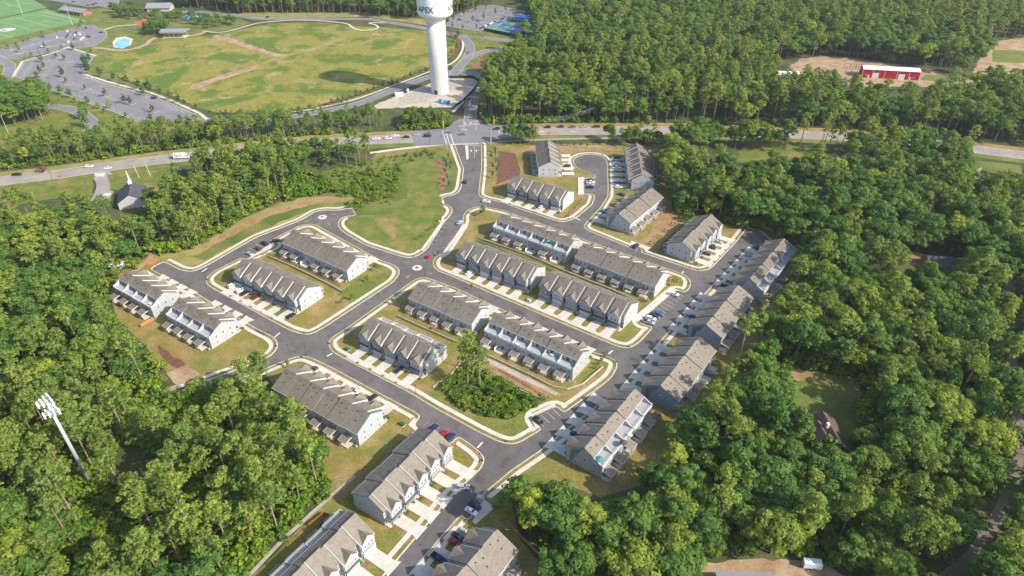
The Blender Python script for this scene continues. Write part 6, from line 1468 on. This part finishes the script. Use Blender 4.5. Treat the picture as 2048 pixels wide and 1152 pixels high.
def scatter(name, label, kind, pts):
    """one mass of plants too many to count"""
    col = bpy.data.collections.new(name + '_forms')
    for i, (c_, t_, w_) in enumerate(FORMS[kind]):
        o = bpy.data.objects.new('%s_form_%s' % (kind, 'abcdefghijkl'[i]), w_); col.objects.link(o)
    me = bpy.data.meshes.new(name); me.from_pydata([(p[0], p[1], 0.0) for p in pts], [], [])
    for an, ty, vals in (('sc', 'FLOAT', [p[2] for p in pts]), ('rot', 'FLOAT', [p[3] for p in pts]), ('idx', 'INT', [p[4] for p in pts])):
        at = me.attributes.new(an, ty, 'POINT'); at.data.foreach_set('value', vals)
    o = put(name, me); stuff(o, label)
    ng = bpy.data.node_groups.new(name, 'GeometryNodeTree'); ng.interface.new_socket('Geometry', in_out='INPUT', socket_type='NodeSocketGeometry'); ng.interface.new_socket('Geometry', in_out='OUTPUT', socket_type='NodeSocketGeometry')
    n = ng.nodes; l = ng.links; gi = n.new('NodeGroupInput'); go = n.new('NodeGroupOutput'); ip = n.new('GeometryNodeInstanceOnPoints'); ci = n.new('GeometryNodeCollectionInfo')
    ci.inputs['Collection'].default_value = col; ci.inputs['Separate Children'].default_value = True; ci.inputs['Reset Children'].default_value = True
    def attr(nm_, ty):
        a = n.new('GeometryNodeInputNamedAttribute'); a.data_type = ty; a.inputs['Name'].default_value = nm_; return a.outputs[0]
    m2p = n.new('GeometryNodeMeshToPoints'); l.new(gi.outputs[0], m2p.inputs['Mesh']); l.new(m2p.outputs[0], ip.inputs['Points']); l.new(ci.outputs[0], ip.inputs['Instance']); ip.inputs['Pick Instance'].default_value = True
    l.new(attr('idx', 'INT'), ip.inputs['Instance Index']); cx = n.new('ShaderNodeCombineXYZ'); l.new(attr('rot', 'FLOAT'), cx.inputs['Z']); l.new(cx.outputs[0], ip.inputs['Rotation']); vs = n.new('ShaderNodeCombineXYZ'); mw = n.new('ShaderNodeMath'); mw.operation = 'MULTIPLY'; mw.inputs[1].default_value = {'broad': WIDE, 'pine': 1.12, 'bush': 1.0}[kind]; sa = attr('sc', 'FLOAT'); l.new(sa, mw.inputs[0]); l.new(mw.outputs[0], vs.inputs[0]); l.new(mw.outputs[0], vs.inputs[1]); l.new(sa, vs.inputs[2]); l.new(vs.outputs[0], ip.inputs['Scale'])
    l.new(ip.outputs[0], go.inputs[0]); md = o.modifiers.new('scatter', 'NODES'); md.node_group = ng
    return o
for kind, lbl in (('broad', 'far leafy forest canopy beyond the nearer trees'), ('pine', 'far pines mixed through the woods and the highway belt')):
    P_ = [(t[2], t[3], t[4], t[5], t[6]) for t in TREES if t[1] == kind]
    if P_: scatter('forest' if kind == 'broad' else 'pine_forest', lbl, kind, P_)
print('TREES', len(TREES))
# undergrowth: dense low bushes under and along the woods
rg = random.Random(31); UG = []
def under(pts, sp, hs=(.7, 1.5), chk=True, frame=True):
    poly = [G(*p) for p in pts]; x0 = min(p[0] for p in poly); x1 = max(p[0] for p in poly); y0 = min(p[1] for p in poly); y1 = max(p[1] for p in poly); y = y0
    while y < y1:
        x = x0
        while x < x1:
            px, py = x + rg.uniform(-.5, .5) * sp, y + rg.uniform(-.5, .5) * sp; x += sp
            u, v = PIX(px, py, 1)
            if -20 < u < 2070 and -20 < v < 1180 and inside(px, py, poly) and not (chk and blocked(px, py)): UG.append((px, py, rg.uniform(*hs), rg.uniform(0, 6.28), rg.randrange(3)))
        y += sp
under([(880, 775), (925, 730), (955, 735), (1040, 780), (1085, 802), (1058, 822), (1015, 838), (955, 830), (905, 804)], 1.9, (.5, 1.05), False)
under([(340, 505), (400, 495), (440, 468), (500, 430), (560, 405), (690, 385), (640, 345), (560, 350), (400, 420), (350, 470)], 3.2, (.8, 2.0))
under([(640, 390), (640, 350), (745, 320), (860, 300), (885, 305), (860, 320), (810, 330), (800, 370), (790, 410), (705, 412), (700, 395)], 4.6, (.45, 1.1))
under([(690, 430), (780, 400), (800, 380), (800, 340), (700, 350), (640, 380), (705, 395)], 3.4, (.5, 1.3))
under([(-60, 452), (200, 440), (390, 500), (300, 512), (215, 585), (235, 650), (300, 700), (345, 770), (200, 850), (-60, 920)], 4.2, (.9, 2.2))
under([(-60, 890), (340, 800), (520, 765), (652, 900), (655, 950), (500, 1145), (450, 1200), (-60, 1200)], 3.4, (.9, 2.4))
under([(560, 1030), (660, 950), (672, 975), (560, 1085), (490, 1160), (450, 1180)], 2.6, (.7, 1.6))
under([(-60, 350), (0, 342), (190, 322), (430, 298), (560, 285), (740, 268), (740, 262), (380, 280), (0, 320)], 3.6, (.8, 1.6))
under([(965, 250), (1400, 252), (1560, 262), (1560, 250), (1100, 240), (970, 235)], 4, (.8, 2))
under([(1340, 300), (1340, 400), (1372, 442), (1420, 446), (1560, 470), (1600, 540), (1600, 620), (1545, 700), (1480, 775), (1400, 860), (1325, 985), (1195, 1040), (1040, 1030), (1100, 1130), (1120, 1200), (1250, 1200), (1420, 980), (1600, 800), (1680, 600), (1600, 450), (1450, 380), (1400, 300)], 4.0, (.9, 2.2))
under([(1420, 980), (1700, 620), (1900, 500), (2120, 480), (2120, 1230), (1760, 1230), (1700, 1120), (1400, 1090)], 5.0, (1.2, 2.6))
under([(800, 262), (900, 262), (905, 240), (890, 232), (820, 235), (800, 245)], 3.5, (.8, 1.6))
under([(1565, 728), (1720, 740), (1740, 900), (1600, 910), (1600, 890), (1720, 890), (1715, 760), (1570, 730)], 3.5, (.8, 2.2), False)
under([(1390, 1125), (1460, 1112), (1600, 1108), (1700, 1150), (1740, 1150), (1640, 1085), (1400, 1095)], 3, (.8, 2), False)
under([(135, 972), (215, 950), (300, 1075), (280, 1120), (190, 1110)], 2.6, (.7, 1.6), False)
if UG: scatter('undergrowth', 'dense low bushes and saplings under and along the woods', 'bush', UG)
print('UG', len(UG))
# rough grass tussocks on the meadow and in the scrub
# individual young trees and shrubs
def young(kind, x, y, sc, label, group=None, nm='young_tree', cat='tree', z=.1):
    c = G(x, y); t = thing(nm, label, cat, (c[0], c[1], z), (x * 7 + y * 3) % 6.28, group); t.scale = (sc, sc, sc * (1 + .1 * math.sin(x * 3)))
    cr, tr = YOUNG[kind]; put('trunk', tr, t); put('crown', cr, t); return t
for x, y, s in [(84, 122, 1.4), (89, 134, 1.1), (82, 145, 1.3), (78, 156, 1.2), (127, 152, 1.8), (133, 163, .9), (113, 113, .9), (130, 118, 1.0), (211, 190, 1.3), (249, 204, 1.4), (261, 207, 1.4), (307, 222, 1.2), (171, 177, .9)]:
    young('oval', x, y + 3, s, 'dark oval tree on a planting island of the near car park', 'trees on the islands of the near car park')
for x, y, s in [(40, 102, 1.2), (18, 96, 1.0), (90, 95, 1.1), (125, 98, 1.0), (55, 115, .9), (64, 112, .9), (98, 104, .9), (148, 98, 1.3), (34, 92, .8), (58, 80, .8), (86, 70, .9), (160, 56, 1.0), (164, 50, 1.2)]:
    young('round', x, y + 2, s, 'small round tree in the upper park lot', 'trees in the upper park lot')
for x, y, s in [(203, 150, 1.6), (228, 158, 1.5), (254, 166, 1.5), (278, 175, 1.8), (287, 187, 1.4), (300, 184, 2.0), (321, 190, 1.4), (343, 196, 1.5), (358, 202, 1.4), (370, 206, .9), (393, 215, 1.0), (174, 132, 2.0), (178, 145, 2.2), (172, 127, 1.6), (181, 120, 1.4), (147, 97, 1.2), (183, 104, .9)]:
    young('oval', x, y + 4, s, 'dark green tree in the line between the near car park and the meadow', 'trees lining the meadow side of the car park')
for x, y, s in [(123, 186, 1.6), (142, 193, 1.6), (152, 203, 1.0), (178, 208, 1.4), (199, 215, 1.1), (222, 214, 1.3), (243, 243, 1.0), (253, 232, .9), (304, 242, 1.2), (267, 245, 1.0), (209, 224, .8), (103, 180, 1.2)]:
    young('round', x, y + 3, s, 'small tree on the grass slope below the near car park', 'trees on the slope below the car park')
for x, y, s in [(174, 234, 2.4), (175, 252, 2.4), (64, 270, 1.2), (90, 268, 1.3), (45, 272, 1.4), (30, 275, 1.0)]:
    young('round', x, y + 3, s, 'rounded green tree near the looping park drive', 'trees near the looping park drive')
for i, (x, y, s) in enumerate([(x_, 224 - (x_ - 420) * .0 + (4 if x_ < 560 else 4 - (x_ - 560) * .16), .55 + .25 * ((x_ * 13) % 7) / 7) for x_ in range(420, 700, 11)] + [(x_, 212 - (x_ - 660) * .3, 1.0 + .4 * ((x_ * 7) % 5) / 5) for x_ in range(664, 800, 12)] + [(812 + 10 * k, 160 - 3.4 * k, 1.1) for k in range(5)] + [(912, 84, 1.6), (909, 92, 1.5), (913, 100, 1.3), (904, 112, 1.6), (907, 120, 1.4), (916, 76, 1.3)]):
    young('light' if i % 3 else 'oval', x, y, s, 'little tree in the planted edge between the meadow and the park road', 'trees along the lower edge of the meadow', z=.05)
for x, y, s in [(960 + 5 * k, 77 + .7 * (k % 3) + .2 * k, .7) for k in range(7)]:
    young('conifer', x - 20, y - 4, s, 'small dark shrub in the row by the flag circle', 'shrubs by the flag circle', 'shrub', 'shrub')
for x, y, s in [(920, 19, 1.5), (928, 31, 1.3), (907, 40, 1.3), (946, 44, 1.4), (951, 23, 1.3), (972, 16, 1.2), (991, 29, 1.3), (1011, 22, 1.3), (968, 39, 1.3), (895, 47, 1.3), (905, 55, 1.1), (926, 58, .9), (953, 58, 1.0)]:
    young('conifer' if x > 900 else 'oval', x, y + 2, s * 1.15, 'upright dark tree in the far car park by the tennis courts', 'trees in the far car park')
for x, y, s, k_, lb in [(1066, 287, 1.5, 'yellow', 'thin yellow-leaved tree below the highway queue'), (1351, 270, .9, 'conifer', 'pale leafless snag standing by the highway'), (753, 543, .9, 'street', 'young tree on the lawn beside the pale blue end wall'), (735, 565, .85, 'street', 'young tree lower on the same lawn as the pale blue end wall'),
                        (708, 602, .9, 'street', 'young tree on the lawn right of the white end wall of the west block'), (684, 608, .6, 'street', 'sapling near the pavement of the west block lawn'), (787, 610, .8, 'street', 'young tree on the shaded verge of the south block'), (1348, 573, 1.2, 'street', 'young green tree on the round lawn at the end of the porch row'),
                        (1082, 803, .9, 'street', 'young tree on the lawn corner beside the clay strip'), (1257, 802, 1.0, 'street', 'bright yellow-green sapling in front of the pale blue end wall'), (1303, 606, .8, 'street', 'small bush tree at the foot of the white end wall near the angled bays'), (943, 580, .6, 'street', 'sapling at the corner of the shaded middle-street lawn'),
                        (877, 512, .7, 'street', 'sapling on the lawn corner by the roundabout'), (1000, 1010, 1.0, 'street', 'light green young tree behind the two-car bay'), (1010, 1050, 1.3, 'street', 'bushy light green tree inside the curved timber fence'), (990, 1022, .7, 'street', 'sapling at the paved bay corner'),
                        (966, 432, 1.2, 'round', 'spreading bush tree on the lawn below the entrance crossroads'), (576, 735, .8, 'street', 'young tree on the verge left of the lamp post below the T junction'), (900, 898, .6, 'light', 'sapling at the top of the curved corner lawn')]:
    young(k_, x, y, s, lb)
young('rust', 655, 372, 1.3, 'rust-red bushy tree in the scrub near the gravel patch'); young('rust', 737, 347, 1.0, 'small red-brown tree in the scrub nearer the highway'); young('rust', 1395, 300, 2.0, 'reddish tree by the right part of the highway'); young('rust', 88, 345, 1.2, 'reddish bush at the highway belt edge')
for k, (x, y) in enumerate([(897, 318), (893, 331), (888, 326), (901, 342), (890, 348), (895, 360), (888, 368), (899, 374), (893, 338), (902, 330)]):
    young('conifer', x, y, .8, 'young conifer in the pine-straw bed left of the entrance street', 'young conifers left of the entrance street')
for k, (x, y) in enumerate([(990, 305), (983, 318), (992, 327), (986, 338), (994, 345), (985, 356), (991, 312), (998, 335)]):
    young('conifer', x, y, .9, 'young conifer in the mulched bed right of the entrance street', 'young conifers right of the entrance street')
for k, (x, y) in enumerate([(1109 + 13 * i, 291 + (i * 7) % 6) for i in range(11)]):
    young('conifer', x, y, .75, 'small dark evergreen on the bare bank above the cul-de-sac', 'evergreens on the bank above the cul-de-sac', 'shrub', 'shrub')
for k, (x, y) in enumerate([(1300 + 7 * i, 488 - 6.4 * i + (i % 2) * 9) for i in range(9)]):
    young('light', x, y, .45, 'tiny planted shrub on the clay bank', 'shrubs on the clay bank', 'shrub', 'shrub')
for k, (x, y) in enumerate([(1130 + 4 * i, 436 - 4.2 * i + (i % 2) * 3) for i in range(9)]):
    young('conifer', x, y, .35, 'little shrub on the brown planted bank by the white end wall', 'shrubs on the planted bank by the white end wall', 'shrub', 'shrub')
for k, (x, y) in enumerate([(1188 + 3.2 * i, 738 - 3.8 * i + (i % 2) * 4) for i in range(9)]):
    young('light', x, y, .4, 'little shrub in the bed beside the end wall of the six-deck row', 'shrubs beside the end wall of the six-deck row', 'shrub', 'shrub')
for k, (x, y) in enumerate([(1060 + 6 * i, 829 - 3.4 * i) for i in range(8)]):
    young('conifer', x - 6, y - 7, .3, 'little shrub in the mulch edge above the four-bay lay-by', 'shrubs above the four-bay lay-by', 'shrub', 'shrub')
for k, (x, y) in enumerate([(838 + 11 * i, 480 - 9 * i + (i % 2) * 3) for i in range(5)]):
    young('light', x, y, .6, 'small bush in the tan strip of the corner meadow', 'bushes in the strip of the corner meadow', 'shrub', 'shrub')
for k, (p_, i) in enumerate(DRIVES):
    if k % 4 == 3: continue
    t = thing('shrub', 'low green shrub between two garage doors of a townhouse row', 'shrub', (p_[0], p_[1], .18), k * 1.3, 'shrubs between the garage doors'); s = .38 + .12 * (k % 3); t.scale = (s, s, s * .8)
    put('crown', FORMS['bush'][k % 3][0], t)
# the dead tree's crown is bare
for o in bpy.data.objects:
    if o.get('label', '').startswith('pale leafless'):
        for ch in list(o.children):
            if ch.name.startswith('crown'): bpy.data.objects.remove(ch)
        mb = MB(); rg = random.Random(3)
        mb.tube((0, 0, 0), (.3, 0, 13), .22, .06, 5)
        for i in range(16): z = 6 + i * .42; a = i * 2.4; mb.tube((.1, 0, z), (2.4 * math.cos(a), 2.4 * math.sin(a), z + 2.2), .06, .02, 3)
        mb.build('bare_branches', 'bark', o)
# ------------------------------------------------------------------ air: thin summer haze over the whole place
mb = MB(); mb.box(-2750, 2750, -420, 3750, -1.0, 215.0)
hz = mb.mesh('haze', [])
hm = bpy.data.materials.new('haze'); hm.use_nodes = True; hn = hm.node_tree.nodes
hn.remove(hn['Principled BSDF']); pv = hn.new('ShaderNodeVolumePrincipled')
pv.inputs['Density'].default_value = 0.00006; pv.inputs['Color'].default_value = (0.88, 0.93, 1.0, 1); pv.inputs['Anisotropy'].default_value = 0.2
hm.node_tree.links.new(pv.outputs[0], hn['Material Output'].inputs['Volume'])
hz.materials.clear(); hz.materials.append(hm)
ho = put('haze', hz); stuff(ho, 'thin pale summer haze lying over the whole landscape')
